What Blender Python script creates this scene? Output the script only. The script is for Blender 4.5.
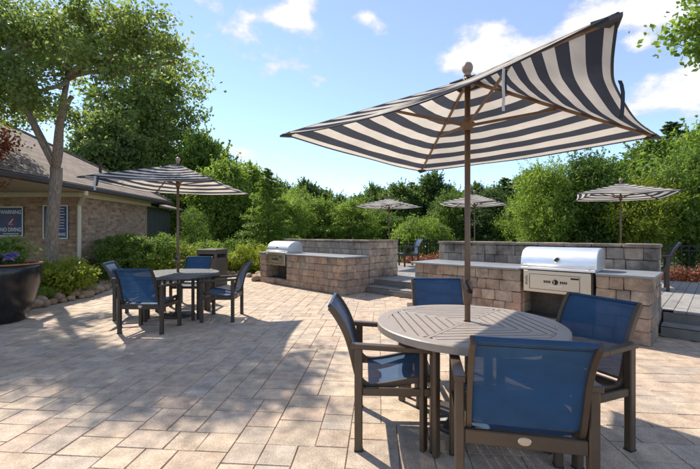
import bpy, math, random
import numpy as np
from mathutils import Vector, Matrix
R = math.radians
random.seed(7)
scene = bpy.context.scene
col = scene.collection
for o in list(bpy.data.objects): bpy.data.objects.remove(o)

# ------------------------------------------------------------------ camera, sky, sun, exposure
EYE = 1.38
cam = bpy.data.cameras.new('camera'); cam_o = bpy.data.objects.new('camera', cam); col.objects.link(cam_o)
cam.sensor_width = 36; cam.lens = 36*370/700; cam.clip_start = 0.02; cam.clip_end = 2000
cam_o.location = (0, 0, EYE); cam_o.rotation_euler = (R(90), 0, 0)
scene.camera = cam_o
SUN_EL = R(48); SUN_AZ = R(-40)         # azimuth from +Y towards +X
sun_dir = Vector((math.sin(SUN_AZ)*math.cos(SUN_EL), math.cos(SUN_AZ)*math.cos(SUN_EL), math.sin(SUN_EL)))
world = bpy.data.worlds.new('World'); scene.world = world; world.use_nodes = True
wn = world.node_tree; wn.nodes.clear()
def N(t, nt, **k):
    n = nt.nodes.new(t)
    for a, b in k.items(): setattr(n, a, b)
    return n
w_out = N('ShaderNodeOutputWorld', wn); w_bg = N('ShaderNodeBackground', wn)
w_sky = N('ShaderNodeTexSky', wn, sky_type='NISHITA', sun_disc=False)
w_sky.sun_elevation = SUN_EL; w_sky.sun_rotation = SUN_AZ % (2*math.pi)
w_sky.air_density = 1.0; w_sky.dust_density = 0.0; w_sky.ozone_density = 3.0
w_bg.inputs['Strength'].default_value = 0.10; w_sky.altitude = 1800
tc = N('ShaderNodeTexCoord', wn); mp = N('ShaderNodeMapping', wn)
mp.inputs['Scale'].default_value = (1.0, 1.0, 1.7)
wn.links.new(tc.outputs['Generated'], mp.inputs['Vector'])
cn = N('ShaderNodeTexNoise', wn); cn.inputs['Scale'].default_value = 5.5; cn.inputs['Detail'].default_value = 10; cn.inputs['Roughness'].default_value = .6
mp.inputs['Location'].default_value = (0, 0, 0)
mp2 = N('ShaderNodeVectorMath', wn, operation='ADD'); mp2.inputs[1].default_value = (4.7, 2.3, 1.9); wn.links.new(mp.outputs[0], mp2.inputs[0]); wn.links.new(mp2.outputs[0], cn.inputs['Vector'])
total = cn.outputs['Fac']
# cumulus heaps: (column, row, radius) of the ones in view, then large unseen ones outside the frame; thin noise clouds fill the rest of the sky alike
CLOUDS = [(297, 15, 24, .2), (372, 20, 22, .2), (338, 20, 12, .12), (455, 64, 32, .2), (490, 50, 40, .22), (535, 55, 38, .19), (575, 30, 28, .15), (605, 2, 40, .17), (655, 8, 36, .16), (655, 92, 34, .20), (692, 105, 30, .17), (640, 45, 16, .12),
          (620, 120, 30, .14), (205, -4, 22, .2), (238, 148, 24, .13), (300, 156, 30, .13), (345, 165, 26, .1), (270, 165, 34, .12), (-60, 30, 90, .2), (820, 40, 100, .22), (900, 170, 90, .2), (120, -160, 90, .2), (500, -260, 110, .22)]
def wmath(op, x, y):
    m_ = N('ShaderNodeMath', wn, operation=op)
    for i, v in enumerate((x, y)):
        if isinstance(v, (int, float)): m_.inputs[i].default_value = v
        else: wn.links.new(v, m_.inputs[i])
    return m_.outputs[0]
total = wmath('SUBTRACT', total, .035)
for (cu, cv, cr_, amp) in CLOUDS:
    dv = Vector(((cu-350)/370, 1, (235-cv)/370)); k = dv.length; dv.normalize(); dv.z *= 1.7
    vd = N('ShaderNodeVectorMath', wn, operation='DISTANCE'); wn.links.new(mp.outputs[0], vd.inputs[0]); vd.inputs[1].default_value = dv
    mr = N('ShaderNodeMapRange', wn, interpolation_type='SMOOTHSTEP'); wn.links.new(vd.outputs['Value'], mr.inputs[0])
    mr.inputs[1].default_value = 0; mr.inputs[2].default_value = cr_*1.5/370/k; mr.inputs[3].default_value = amp; mr.inputs[4].default_value = 0
    total = wmath('ADD', total, mr.outputs[0])
cr = N('ShaderNodeValToRGB', wn); cr.color_ramp.elements[0].position = .55; cr.color_ramp.elements[1].position = .66; cr.color_ramp.elements[1].color = (.92, .92, .92, 1)
wn.links.new(total, cr.inputs[0])
cr2 = N('ShaderNodeValToRGB', wn); cr2.color_ramp.elements[0].position = .57; cr2.color_ramp.elements[1].position = .80
cr2.color_ramp.elements[0].color = (2.6, 2.7, 2.9, 1); cr2.color_ramp.elements[1].color = (4.5, 4.4, 4.3, 1)
wn.links.new(total, cr2.inputs[0])
cm = N('ShaderNodeMix', wn, data_type='RGBA')
wn.links.new(cr.outputs[0], cm.inputs['Factor'])
veil = N('ShaderNodeMix', wn, data_type='RGBA'); veil.inputs['Factor'].default_value = .22; veil.inputs[7].default_value = (2.5, 2.35, 2.45, 1)   # thin high haze over the whole sky
wn.links.new(w_sky.outputs[0], veil.inputs[6]); wn.links.new(veil.outputs[2], cm.inputs[6]); wn.links.new(cr2.outputs[0], cm.inputs[7])
wn.links.new(cm.outputs[2], w_bg.inputs['Color']); wn.links.new(w_bg.outputs[0], w_out.inputs[0])
sun = bpy.data.lights.new('sun', 'SUN'); sun.energy = 2.3; sun.angle = R(.8); sun.color = (1, .93, .83)
sun_o = bpy.data.objects.new('sun', sun); col.objects.link(sun_o)
sun_o.location = (0, 0, 20); sun_o.rotation_euler = sun_dir.to_track_quat('Z', 'Y').to_euler()
vs = scene.view_settings; vs.view_transform = 'Standard'; vs.look = 'None'; vs.exposure = 1.58; vs.gamma = 1

# ------------------------------------------------------------------ helpers
Q = math.sqrt(.5)
def SN(s, n, z=0): return Vector(((s+n)*Q, (n-s)*Q, z))       # counters, deck and fence run along this 45 degree frame
def px(u, d): return (u-350)/370*d
class MB:
    def __init__(s): s.v = []; s.f = []
    def add(s, vs_, fs):
        b = len(s.v); s.v += [tuple(v) for v in vs_]; s.f += [tuple(i+b for i in f) for f in fs]; return s
    def box(s, c, d, rot=None, ch=0.0):
        """box with centre c, dims d and chamfered edges along every vertical/top edge"""
        hx, hy, hz = d[0]/2, d[1]/2, d[2]/2
        if ch <= 0:
            vs_ = [Vector((x, y, z)) for z in (-hz, hz) for y in (-hy, hy) for x in (-hx, hx)]
            fs = [(0,2,3,1), (4,5,7,6), (0,1,5,4), (2,6,7,3), (0,4,6,2), (1,3,7,5)]
        else:
            ch = min(ch, hx*.9, hy*.9, hz*.9)
            vs_ = []; idx = {}
            for sx in (-1, 1):
                for sy in (-1, 1):
                    for sz in (-1, 1):
                        for ax in range(3):
                            p = [sx*(hx-ch), sy*(hy-ch), sz*(hz-ch)]
                            p[ax] = (sx*hx, sy*hy, sz*hz)[ax]
                            idx[(sx, sy, sz, ax)] = len(vs_); vs_.append(Vector(p))
            fs = []
            for sgn in (-1, 1):
                fs.append([idx[(sgn, a, b, 0)] for a, b in ((-1,-1), (1,-1), (1,1), (-1,1))][::sgn])
                fs.append([idx[(a, sgn, b, 1)] for a, b in ((-1,-1), (-1,1), (1,1), (1,-1))][::sgn])
                fs.append([idx[(a, b, sgn, 2)] for a, b in ((-1,-1), (1,-1), (1,1), (-1,1))][::sgn])
            for a in (-1, 1):
                for b in (-1, 1):
                    k = a*b
                    fs.append([idx[(a,b,-1,0)], idx[(a,b,-1,1)], idx[(a,b,1,1)], idx[(a,b,1,0)]][::k])
                    fs.append([idx[(a,-1,b,2)], idx[(a,-1,b,0)], idx[(a,1,b,0)], idx[(a,1,b,2)]][::k])
                    fs.append([idx[(-1,a,b,1)], idx[(-1,a,b,2)], idx[(1,a,b,2)], idx[(1,a,b,1)]][::k])
                    for c_ in (-1, 1):
                        fs.append([idx[(a,b,c_,0)], idx[(a,b,c_,1)], idx[(a,b,c_,2)]][::k*c_])
        M = (rot if rot is not None else Matrix.Identity(3))
        return s.add([M @ v + Vector(c) for v in vs_], fs)
    def bar(s, p0, p1, w, h, up=(0, 0, 1), ch=.004):
        p0 = Vector(p0); p1 = Vector(p1); y = (p1-p0); L = y.length; y.normalize()
        x = y.cross(Vector(up)).normalized(); z = x.cross(y)
        M = Matrix((x, y, z)).transposed()
        return s.box((p0+p1)/2, (w, L, h), M, ch)
    def tube(s, pts, rad, n=8, cap=True):
        pts = [Vector(p) for p in pts]
        if not isinstance(rad, (list, tuple)): rad = [rad]*len(pts)
        ring = []; base = len(s.v); prev = None
        for i, p in enumerate(pts):
            t = (pts[min(i+1, len(pts)-1)]-pts[max(i-1, 0)]).normalized()
            if prev is None:
                a = t.orthogonal().normalized()
            else:
                a = (prev - t*prev.dot(t)).normalized()
            prev = a; b = t.cross(a)
            for k in range(n):
                th = 2*math.pi*k/n
                s.v.append(tuple(p+(a*math.cos(th)+b*math.sin(th))*rad[i]))
        for i in range(len(pts)-1):
            for k in range(n):
                s.f.append((base+i*n+k, base+i*n+(k+1) % n, base+(i+1)*n+(k+1) % n, base+(i+1)*n+k))
        if cap:
            s.f.append(tuple(base+k for k in range(n))[::-1]); s.f.append(tuple(base+(len(pts)-1)*n+k for k in range(n)))
        return s
    def lathe(s, prof, n=32, c=(0, 0, 0)):
        base = len(s.v); m = len(prof)
        for (r, z) in prof:
            for k in range(n):
                th = 2*math.pi*k/n; s.v.append((c[0]+r*math.cos(th), c[1]+r*math.sin(th), c[2]+z))
        for i in range(m-1):
            for k in range(n):
                s.f.append((base+i*n+k, base+i*n+(k+1) % n, base+(i+1)*n+(k+1) % n, base+(i+1)*n+k))
        return s
    def sweep(s, prof, p_line, flip=False):
        """join equal-length vertex rows into a strip surface"""
        base = len(s.v); m = len(prof[0])
        for row in prof: s.v += [tuple(p) for p in row]
        for i in range(len(prof)-1):
            for k in range(m-1):
                f = (base+i*m+k, base+i*m+k+1, base+(i+1)*m+k+1, base+(i+1)*m+k)
                s.f.append(f[::-1] if flip else f)
        return s
    def mesh(s, name, mat=None, smooth=False):
        me = bpy.data.meshes.new(name); me.from_pydata(s.v, [], s.f); me.update()
        if smooth: me.polygons.foreach_set('use_smooth', [True]*len(me.polygons))
        if mat: me.materials.append(mat)
        return me
    def build(s, name, mat, parent=None, smooth=False, loc=(0, 0, 0)):
        return link(name, s.mesh(name, mat, smooth), parent, loc)
def link(name, me, parent=None, loc=(0, 0, 0), rz=0):
    o = bpy.data.objects.new(name, me); col.objects.link(o); o.parent = parent; o.location = loc
    if rz: o.rotation_euler.z = rz
    return o
def tag(o, label=None, cat=None, group=None, kind=None):
    if label: o['label'] = label
    if cat: o['category'] = cat
    if group: o['group'] = group
    if kind: o['kind'] = kind
    return o
def thing(name, label, cat, loc=(0, 0, 0), rz=0, group=None):
    o = bpy.data.objects.new(name, None); col.objects.link(o); o.empty_display_size = .1
    o.location = loc; o.rotation_euler = (0, 0, rz); return tag(o, label, cat, group)
kids = {}
def copy_tree(o, parent=None):
    c = o.copy(); col.objects.link(c); c.parent = parent
    for ch in [x for x in bpy.data.objects if x.parent == o]: copy_tree(ch, c)
    return c

# ------------------------------------------------------------------ materials
def mat_new(name):
    m = bpy.data.materials.new(name); m.use_nodes = True; nt = m.node_tree
    return m, nt, nt.nodes['Principled BSDF']
def ramp(nt, cols, fac):
    r = N('ShaderNodeValToRGB', nt); e = r.color_ramp.elements
    while len(e) < len(cols): e.new(.5)
    for i, c in enumerate(cols):
        e[i].position = i/(len(cols)-1) if len(c) == 3 else c[3]; e[i].color = (*c[:3], 1)
    nt.links.new(fac, r.inputs[0]); return r.outputs[0]
def noise(nt, scale, detail=4, rough=.55, vec=None, out='Fac'):
    n = N('ShaderNodeTexNoise', nt); n.inputs['Scale'].default_value = scale; n.inputs['Detail'].default_value = detail; n.inputs['Roughness'].default_value = rough
    if vec is not None: nt.links.new(vec, n.inputs['Vector'])
    return n.outputs[out]
def mixc(nt, a, b, fac, mode='MIX'):
    m = N('ShaderNodeMix', nt, data_type='RGBA', blend_type=mode)
    for sock, v in ((m.inputs[6], a), (m.inputs[7], b), (m.inputs['Factor'], fac)):
        if hasattr(v, 'links') or hasattr(v, 'is_linked'): nt.links.new(v, sock)
        elif isinstance(v, (int, float)): sock.default_value = v
        else: sock.default_value = (*v, 1)
    return m.outputs[2]
def bump(nt, bs, h, st=.3, dist=.01):
    b = N('ShaderNodeBump', nt); b.inputs['Strength'].default_value = st; b.inputs['Distance'].default_value = dist
    nt.links.new(h, b.inputs['Height']); nt.links.new(b.outputs[0], bs.inputs['Normal'])
def gcoord(nt, scale=None):
    g = N('ShaderNodeNewGeometry', nt); return g.outputs['Position']
def m_plain(name, c, rough=.6, metal=0, var=.15, nscale=12, bst=.1):
    m, nt, b = mat_new(name); p = gcoord(nt)
    f = noise(nt, nscale, 5, .6, p)
    cc = ramp(nt, [tuple(x*(1-var) for x in c)+(.3,), tuple(min(1, x*(1+var)) for x in c)+(.7,)], f)
    nt.links.new(cc, b.inputs['Base Color']); b.inputs['Roughness'].default_value = rough; b.inputs['Metallic'].default_value = metal
    if bst: bump(nt, b, noise(nt, nscale*6, 3, .6, p), bst, .003)
    return m
def m_pieces(name, cols, source, rough=.85, nsc=9, stain=(.5, .5, .5), stain_amt=.5, bst=.6, bd=.006):
    """stone pieces: one tint for each piece, cloudy variation and fine grain over it"""
    m, nt, b = mat_new(name); p = gcoord(nt)
    if source == 'object': rnd = N('ShaderNodeObjectInfo', nt).outputs['Random']
    else: rnd = N('ShaderNodeNewGeometry', nt).outputs['Random Per Island']
    c = ramp(nt, [k+(i/(len(cols)-1),) for i, k in enumerate(cols)], rnd)
    n1 = noise(nt, nsc, 6, .65, p); n2 = noise(nt, nsc*.22, 4, .6, p); n3 = noise(nt, nsc*14, 3, .7, p)
    c = mixc(nt, c, ramp(nt, [(.62, .6, .58, .3), (1.18, 1.16, 1.14, .72)], n1), 1.0, 'MULTIPLY')
    st = ramp(nt, [(0, 0, 0, .5), (1, 1, 1, .68)], n2)
    f = N('ShaderNodeMath', nt, operation='MULTIPLY'); nt.links.new(st, f.inputs[0]); f.inputs[1].default_value = stain_amt
    c = mixc(nt, c, stain, f.outputs[0], 'MULTIPLY')
    c = mixc(nt, c, ramp(nt, [(.55, .55, .55, .32), (1.22, 1.22, 1.22, .68)], n3), .75, 'MULTIPLY')
    nt.links.new(c, b.inputs['Base Color']); b.inputs['Roughness'].default_value = rough
    a = N('ShaderNodeMath', nt, operation='ADD'); nt.links.new(n1, a.inputs[0]); nt.links.new(n3, a.inputs[1])
    bump(nt, b, a.outputs[0], bst, bd); return m
PAV = [(0.547, 0.427, 0.302), (0.604, 0.467, 0.331), (0.65, 0.513, 0.365), (0.559, 0.456, 0.342), (0.638, 0.473, 0.336), (0.536, 0.445, 0.348), (0.673, 0.541, 0.388), (0.581, 0.433, 0.308)]
random.Random(3).shuffle(PAV)
M = {}
M['paver'] = m_pieces('tan_paver', PAV, 'object', .8, 7, (.80, .755, .73), .5, .8, .007)
M['paver_far'] = m_pieces('tan_paver_run', PAV, 'island', .8, 7, (.80, .755, .73), .5, .8, .007)
M['grout'] = m_plain('sandy_joint', (.36, .285, .21), .95, 0, .3, 30, .3)
BLK = [(0.517, 0.358, 0.242), (0.374, 0.292, 0.226), (0.594, 0.435, 0.303), (0.319, 0.27, 0.226), (0.561, 0.358, 0.248), (0.462, 0.374, 0.292), (0.638, 0.484, 0.352), (0.495, 0.33, 0.226)]
M['block'] = m_pieces('tumbled_block', BLK, 'object', .9, 10, (.48, .46, .45), .8, .9, .012)
GBL = [(0.292, 0.243, 0.2), (0.41, 0.346, 0.281), (0.346, 0.297, 0.254), (0.475, 0.4, 0.313), (0.259, 0.227, 0.2), (0.443, 0.346, 0.259)]
M['block_grey'] = m_pieces('weathered_block', GBL, 'object', .92, 10, (.36, .36, .36), .9, .9, .012)
M['cap'] = m_pieces('cap_stone', [(.30, .235, .18), (.36, .29, .225), (.26, .215, .17)], 'object', .9, 10, (.45, .44, .43), .8, .8, .01)
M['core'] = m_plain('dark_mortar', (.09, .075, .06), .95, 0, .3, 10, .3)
M['slab'] = m_plain('bluestone', (.21, .215, .22), .55, 0, .16, 5, .15)
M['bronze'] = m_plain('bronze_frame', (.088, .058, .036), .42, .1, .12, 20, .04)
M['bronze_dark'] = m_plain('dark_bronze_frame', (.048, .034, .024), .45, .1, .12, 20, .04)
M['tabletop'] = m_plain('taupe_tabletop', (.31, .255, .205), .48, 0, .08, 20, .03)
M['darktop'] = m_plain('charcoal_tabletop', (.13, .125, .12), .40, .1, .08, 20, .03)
M['pole'] = m_plain('brown_pole', (.15, .09, .055), .42, .15, .12, 20, .04)
M['wood'] = m_plain('wood_rib', (.20, .12, .065), .55, 0, .2, 14, .05)
M['finial'] = m_plain('finial_wood', (.33, .22, .15), .45, 0, .2, 14, .05)
M['iron'] = m_plain('black_iron', (.018, .018, .018), .45, .4, .2, 12, .05)
M['rubber'] = m_plain('black_rubber', (.02, .02, .02), .7, 0, .2, 12, .05)
M['deck'] = m_pieces('grey_deck_board', [(.30, .285, .26), (.36, .34, .31), (.33, .31, .285), (.39, .37, .335)], 'object', .75, 5, (.75, .74, .72), .5, .2, .003)
M['riser'] = m_plain('dark_composite', (.16, .15, .135), .75, 0, .2, 6, .2)
M['gutter'] = m_plain('brown_gutter', (.045, .032, .024), .5, 0, .15, 6, .05)
M['cream'] = m_plain('cream_trim', (.62, .56, .42), .6, 0, .06, 5, .05)
M['board'] = m_plain('dark_green_board', (.055, .06, .05), .7, 0, .2, 9, .2)
M['mulch'] = m_plain('bark_mulch', (.07, .045, .03), .95, 0, .5, 40, .9)
M['soil'] = m_plain('potting_soil', (.05, .035, .025), .95, 0, .5, 40, .9)
M['ground'] = m_plain('rough_grass', (.055, .075, .025), .95, 0, .4, 3, .5)
M['pot'] = m_plain('glazed_black_pot', (.016, .015, .016), .22, 0, .5, 5, .12)
M['terra'] = m_plain('terracotta_rim', (.33, .135, .07), .7, 0, .2, 12, .2)
M['bin'] = m_plain('bronze_bin', (.075, .062, .05), .5, .1, .12, 10, .05)
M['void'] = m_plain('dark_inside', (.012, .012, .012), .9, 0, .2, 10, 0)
M['navy'] = m_plain('navy_sign', (.025, .05, .16), .45, 0, .1, 8, 0)
M['white'] = m_plain('white_print', (.75, .73, .66), .5, 0, .05, 8, 0)
M['red'] = m_plain('red_print', (.42, .03, .03), .5, 0, .05, 8, 0)
M['bark'] = None
def steel(name, rough, tint=(.72, .72, .71)):
    m, nt, b = mat_new(name); p = N('ShaderNodeTexCoord', nt)
    mpn = N('ShaderNodeMapping', nt); mpn.inputs['Scale'].default_value = (1.5, 60, 60); nt.links.new(p.outputs['Object'], mpn.inputs[0])
    f = noise(nt, 4, 5, .7, mpn.outputs[0])
    nt.links.new(ramp(nt, [tuple(x*.86 for x in tint)+(.3,), tint+(.7,)], f), b.inputs['Base Color'])
    b.inputs['Metallic'].default_value = 1
    nt.links.new(ramp(nt, [(rough*.8,)*3+(.3,), (rough*1.25,)*3+(.7,)], f), b.inputs['Roughness'])
    bump(nt, b, f, .05, .001); return m
M['steel'] = steel('polished_steel', .40, (.92, .92, .92)); M['steel_warm'] = steel('brushed_steel', .42, (.66, .57, .46))
def m_bark():
    m, nt, b = mat_new('tree_bark'); p = N('ShaderNodeTexCoord', nt); mpn = N('ShaderNodeMapping', nt)
    mpn.inputs['Scale'].default_value = (14, 14, 3.0); nt.links.new(p.outputs['Object'], mpn.inputs[0])
    f = noise(nt, 3, 7, .7, mpn.outputs[0])
    nt.links.new(ramp(nt, [(.10, .075, .055, .3), (.26, .205, .15, .52), (.42, .35, .27, .72)], f), b.inputs['Base Color'])
    b.inputs['Roughness'].default_value = .95; bump(nt, b, f, 1.0, .03); return m
M['bark'] = m_bark()
def m_fabric(name, c, trans=.0, alpha=.0):
    m, nt, b = mat_new(name); p = N('ShaderNodeTexCoord', nt)
    w = N('ShaderNodeTexWave', nt); w.inputs['Scale'].default_value = 150; w.inputs['Distortion'].default_value = .3
    nt.links.new(p.outputs['Object'], w.inputs[0])
    f = noise(nt, 5, 4, .6, p.outputs['Object'])
    cc = ramp(nt, [tuple(x*.8 for x in c)+(.3,), tuple(x*1.2 for x in c)+(.7,)], f)
    cc = mixc(nt, cc, (.6, .6, .62), ramp(nt, [(0, 0, 0, .5), (.35, .35, .35, 1)], w.outputs['Fac']), 'MULTIPLY')
    nt.links.new(cc, b.inputs['Base Color']); b.inputs['Roughness'].default_value = .75; b.inputs['Specular IOR Level'].default_value = .25
    b.inputs['Sheen Weight'].default_value = .15
    out = nt.nodes['Material Output']; sh = b.outputs[0]
    tr = N('ShaderNodeBsdfTranslucent', nt); nt.links.new(cc, tr.inputs[0])
    mx = N('ShaderNodeMixShader', nt); mx.inputs[0].default_value = trans; nt.links.new(sh, mx.inputs[1]); nt.links.new(tr.outputs[0], mx.inputs[2])
    tp = N('ShaderNodeBsdfTransparent', nt)
    m2 = N('ShaderNodeMixShader', nt); m2.inputs[0].default_value = alpha; nt.links.new(mx.outputs[0], m2.inputs[1]); nt.links.new(tp.outputs[0], m2.inputs[2])
    nt.links.new(m2.outputs[0], out.inputs[0]); return m
M['sling'] = m_fabric('blue_sling_mesh', (.022, .078, .175), .15, .055)
M['strap'] = m_fabric('navy_strap', (.03, .035, .05), .1, 0)
M['strap_light'] = m_fabric('pale_strap', (.55, .54, .52), .2, 0)
def m_canopy():
    m, nt, b = mat_new('striped_canvas'); at = N('ShaderNodeAttribute', nt); at.attribute_name = 'ring'
    mu = N('ShaderNodeMath', nt, operation='MULTIPLY'); mu.inputs[1].default_value = 7.0; nt.links.new(at.outputs['Fac'], mu.inputs[0])
    ad = N('ShaderNodeMath', nt, operation='ADD'); ad.inputs[1].default_value = .30; nt.links.new(mu.outputs[0], ad.inputs[0])
    fr = N('ShaderNodeMath', nt, operation='FRACT'); nt.links.new(ad.outputs[0], fr.inputs[0])
    st = N('ShaderNodeMath', nt, operation='LESS_THAN'); st.inputs[1].default_value = .5; nt.links.new(fr.outputs[0], st.inputs[0])
    he = N('ShaderNodeMath', nt, operation='GREATER_THAN'); he.inputs[1].default_value = .992; nt.links.new(at.outputs['Fac'], he.inputs[0])
    mxx = N('ShaderNodeMath', nt, operation='MAXIMUM'); 
    iv = N('ShaderNodeMath', nt, operation='SUBTRACT'); iv.inputs[0].default_value = 1; nt.links.new(st.outputs[0], iv.inputs[1])
    nt.links.new(iv.outputs[0], mxx.inputs[0]); nt.links.new(he.outputs[0], mxx.inputs[1])
    p = gcoord(nt); f = noise(nt, 3, 5, .6, p)
    c = mixc(nt, (.70, .64, .55), (.062, .066, .080), mxx.outputs[0])
    c = mixc(nt, c, ramp(nt, [(.85, .85, .85, .3), (1.08, 1.08, 1.08, .7)], f), 1, 'MULTIPLY')
    df = N('ShaderNodeBsdfDiffuse', nt); tr = N('ShaderNodeBsdfTranslucent', nt)
    nt.links.new(c, df.inputs[0]); nt.links.new(c, tr.inputs[0])
    mx = N('ShaderNodeMixShader', nt); mx.inputs[0].default_value = .38
    nt.links.new(df.outputs[0], mx.inputs[1]); nt.links.new(tr.outputs[0], mx.inputs[2]); nt.links.new(mx.outputs[0], nt.nodes['Material Output'].inputs[0]); return m
M['canopy'] = m_canopy()
def m_leaf(name, cols, trans=.35, objvar=.25):
    m, nt, b = mat_new(name)
    g = N('ShaderNodeNewGeometry', nt); oi = N('ShaderNodeObjectInfo', nt)
    c = ramp(nt, [k+(i/(len(cols)-1),) for i, k in enumerate(cols)], g.outputs['Random Per Island'])
    f = noise(nt, .9, 3, .6, g.outputs['Position'])
    c = mixc(nt, c, ramp(nt, [(.72, .76, .7, .35), (1.15, 1.1, 1.0, .65)], f), 1, 'MULTIPLY')
    c = mixc(nt, c, ramp(nt, [(1-objvar, 1-objvar*.8, 1-objvar), (1+objvar, 1+objvar*.8, 1)], oi.outputs['Random']), 1, 'MULTIPLY')
    nt.links.new(c, b.inputs['Base Color']); b.inputs['Roughness'].default_value = .5; b.inputs['Specular IOR Level'].default_value = .35
    tr = N('ShaderNodeBsdfTranslucent', nt); nt.links.new(mixc(nt, c, (1.1, 1.15, .7), 1, 'MULTIPLY'), tr.inputs[0])
    mx = N('ShaderNodeMixShader', nt); mx.inputs[0].default_value = trans
    nt.links.new(b.outputs[0], mx.inputs[1]); nt.links.new(tr.outputs[0], mx.inputs[2]); nt.links.new(mx.outputs[0], nt.nodes['Material Output'].inputs[0]); return m
M['leaf_mid'] = m_leaf('green_leaves', [(.105, .175, .045), (.145, .225, .055), (.185, .275, .07), (.12, .195, .05)], .58)
M['leaf_tree'] = m_leaf('maple_leaves', [(.14, .20, .065), (.19, .255, .08), (.25, .31, .11), (.30, .33, .13)], .62, .05)
M['leaf_bright'] = m_leaf('bright_green_leaves', [(.165, .25, .05), (.22, .315, .065), (.28, .38, .09), (.185, .27, .055)], .58, .25)
M['leaf_lime'] = m_leaf('lime_leaves', [(.22, .28, .03), (.30, .35, .04), (.37, .40, .06), (.23, .29, .035)], .5, .12)
M['leaf_dark'] = m_leaf('dark_green_leaves', [(.07, .115, .042), (.09, .145, .05), (.12, .18, .06), (.075, .125, .044)], .5, .2)
M['leaf_far'] = m_leaf('woodland_leaves', [(.11, .17, .06), (.14, .21, .07), (.175, .25, .085), (.12, .18, .062)], .58, .28)
M['leaf_red'] = m_leaf('red_shrub_leaves', [(.30, .075, .07), (.42, .14, .12), (.30, .18, .09), (.24, .06, .055)], .4, .1)
M['leaf_maroon'] = m_leaf('red_maple_leaves', [(.16, .035, .022), (.22, .06, .03), (.30, .08, .03), (.12, .035, .025)], .45, .05)
M['petal'] = m_leaf('violet_petals', [(.20, .14, .52), (.27, .20, .62), (.16, .10, .40), (.5, .45, .7)], .35, .05)
M['rock'] = m_pieces('field_stone', [(.52, .34, .19), (.62, .45, .28), (.46, .31, .19), (.56, .46, .35)], 'object', .9, 8, (.55, .5, .45), .7, .8, .015)
def m_brick():
    m, nt, b = mat_new('red_brown_brick'); p = N('ShaderNodeTexCoord', nt)
    sp = N('ShaderNodeSeparateXYZ', nt); nt.links.new(p.outputs['Object'], sp.inputs[0])
    a = N('ShaderNodeMath', nt, operation='ADD'); nt.links.new(sp.outputs[0], a.inputs[0]); nt.links.new(sp.outputs[1], a.inputs[1])
    cb = N('ShaderNodeCombineXYZ', nt); nt.links.new(a.outputs[0], cb.inputs[0]); nt.links.new(sp.outputs[2], cb.inputs[1])
    bt = N('ShaderNodeTexBrick', nt); nt.links.new(cb.outputs[0], bt.inputs['Vector'])
    bt.inputs['Scale'].default_value = 1; bt.inputs['Brick Width'].default_value = .215; bt.inputs['Row Height'].default_value = .075
    bt.inputs['Mortar Size'].default_value = .007; bt.inputs['Mortar Smooth'].default_value = .2; bt.inputs['Bias'].default_value = 0
    bt.inputs['Color1'].default_value = (.30, .17, .10, 1); bt.inputs['Color2'].default_value = (.50, .34, .22, 1); bt.inputs['Mortar'].default_value = (.36, .31, .25, 1)
    f = noise(nt, 9, 5, .65, p.outputs['Object'])
    c = mixc(nt, bt.outputs['Color'], ramp(nt, [(.62, .6, .58, .3), (1.2, 1.18, 1.15, .7)], f), 1, 'MULTIPLY')
    nt.links.new(c, b.inputs['Base Color']); b.inputs['Roughness'].default_value = .9
    iv = N('ShaderNodeMath', nt, operation='SUBTRACT'); iv.inputs[0].default_value = 1; nt.links.new(bt.outputs['Fac'], iv.inputs[1]); bump(nt, b, iv.outputs[0], .8, .008); return m
M['brick'] = m_brick()
def m_shingle():
    m, nt, b = mat_new('brown_shingle'); p = N('ShaderNodeTexCoord', nt)
    sp = N('ShaderNodeSeparateXYZ', nt); nt.links.new(p.outputs['Object'], sp.inputs[0])
    a = N('ShaderNodeMath', nt, operation='ADD'); nt.links.new(sp.outputs[0], a.inputs[0]); nt.links.new(sp.outputs[1], a.inputs[1])
    cb = N('ShaderNodeCombineXYZ', nt); nt.links.new(sp.outputs[1], cb.inputs[0]); nt.links.new(sp.outputs[2], cb.inputs[1])
    bt = N('ShaderNodeTexBrick', nt); nt.links.new(cb.outputs[0], bt.inputs['Vector'])
    bt.inputs['Scale'].default_value = 1; bt.inputs['Brick Width'].default_value = .3; bt.inputs['Row Height'].default_value = .075
    bt.inputs['Mortar Size'].default_value = .006; bt.inputs['Mortar Smooth'].default_value = .4
    bt.inputs['Color1'].default_value = (.19, .14, .10, 1); bt.inputs['Color2'].default_value = (.29, .22, .165, 1); bt.inputs['Mortar'].default_value = (.10, .075, .055, 1)
    f = noise(nt, 30, 4, .7, p.outputs['Object'])
    c = mixc(nt, bt.outputs['Color'], ramp(nt, [(.65, .65, .65, .3), (1.2, 1.2, 1.2, .7)], f), 1, 'MULTIPLY')
    nt.links.new(c, b.inputs['Base Color']); b.inputs['Roughness'].default_value = .95
    iv = N('ShaderNodeMath', nt, operation='SUBTRACT'); iv.inputs[0].default_value = 1; nt.links.new(bt.outputs['Fac'], iv.inputs[1]); bump(nt, b, iv.outputs[0], .8, .012); return m
M['shingle'] = m_shingle()

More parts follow.
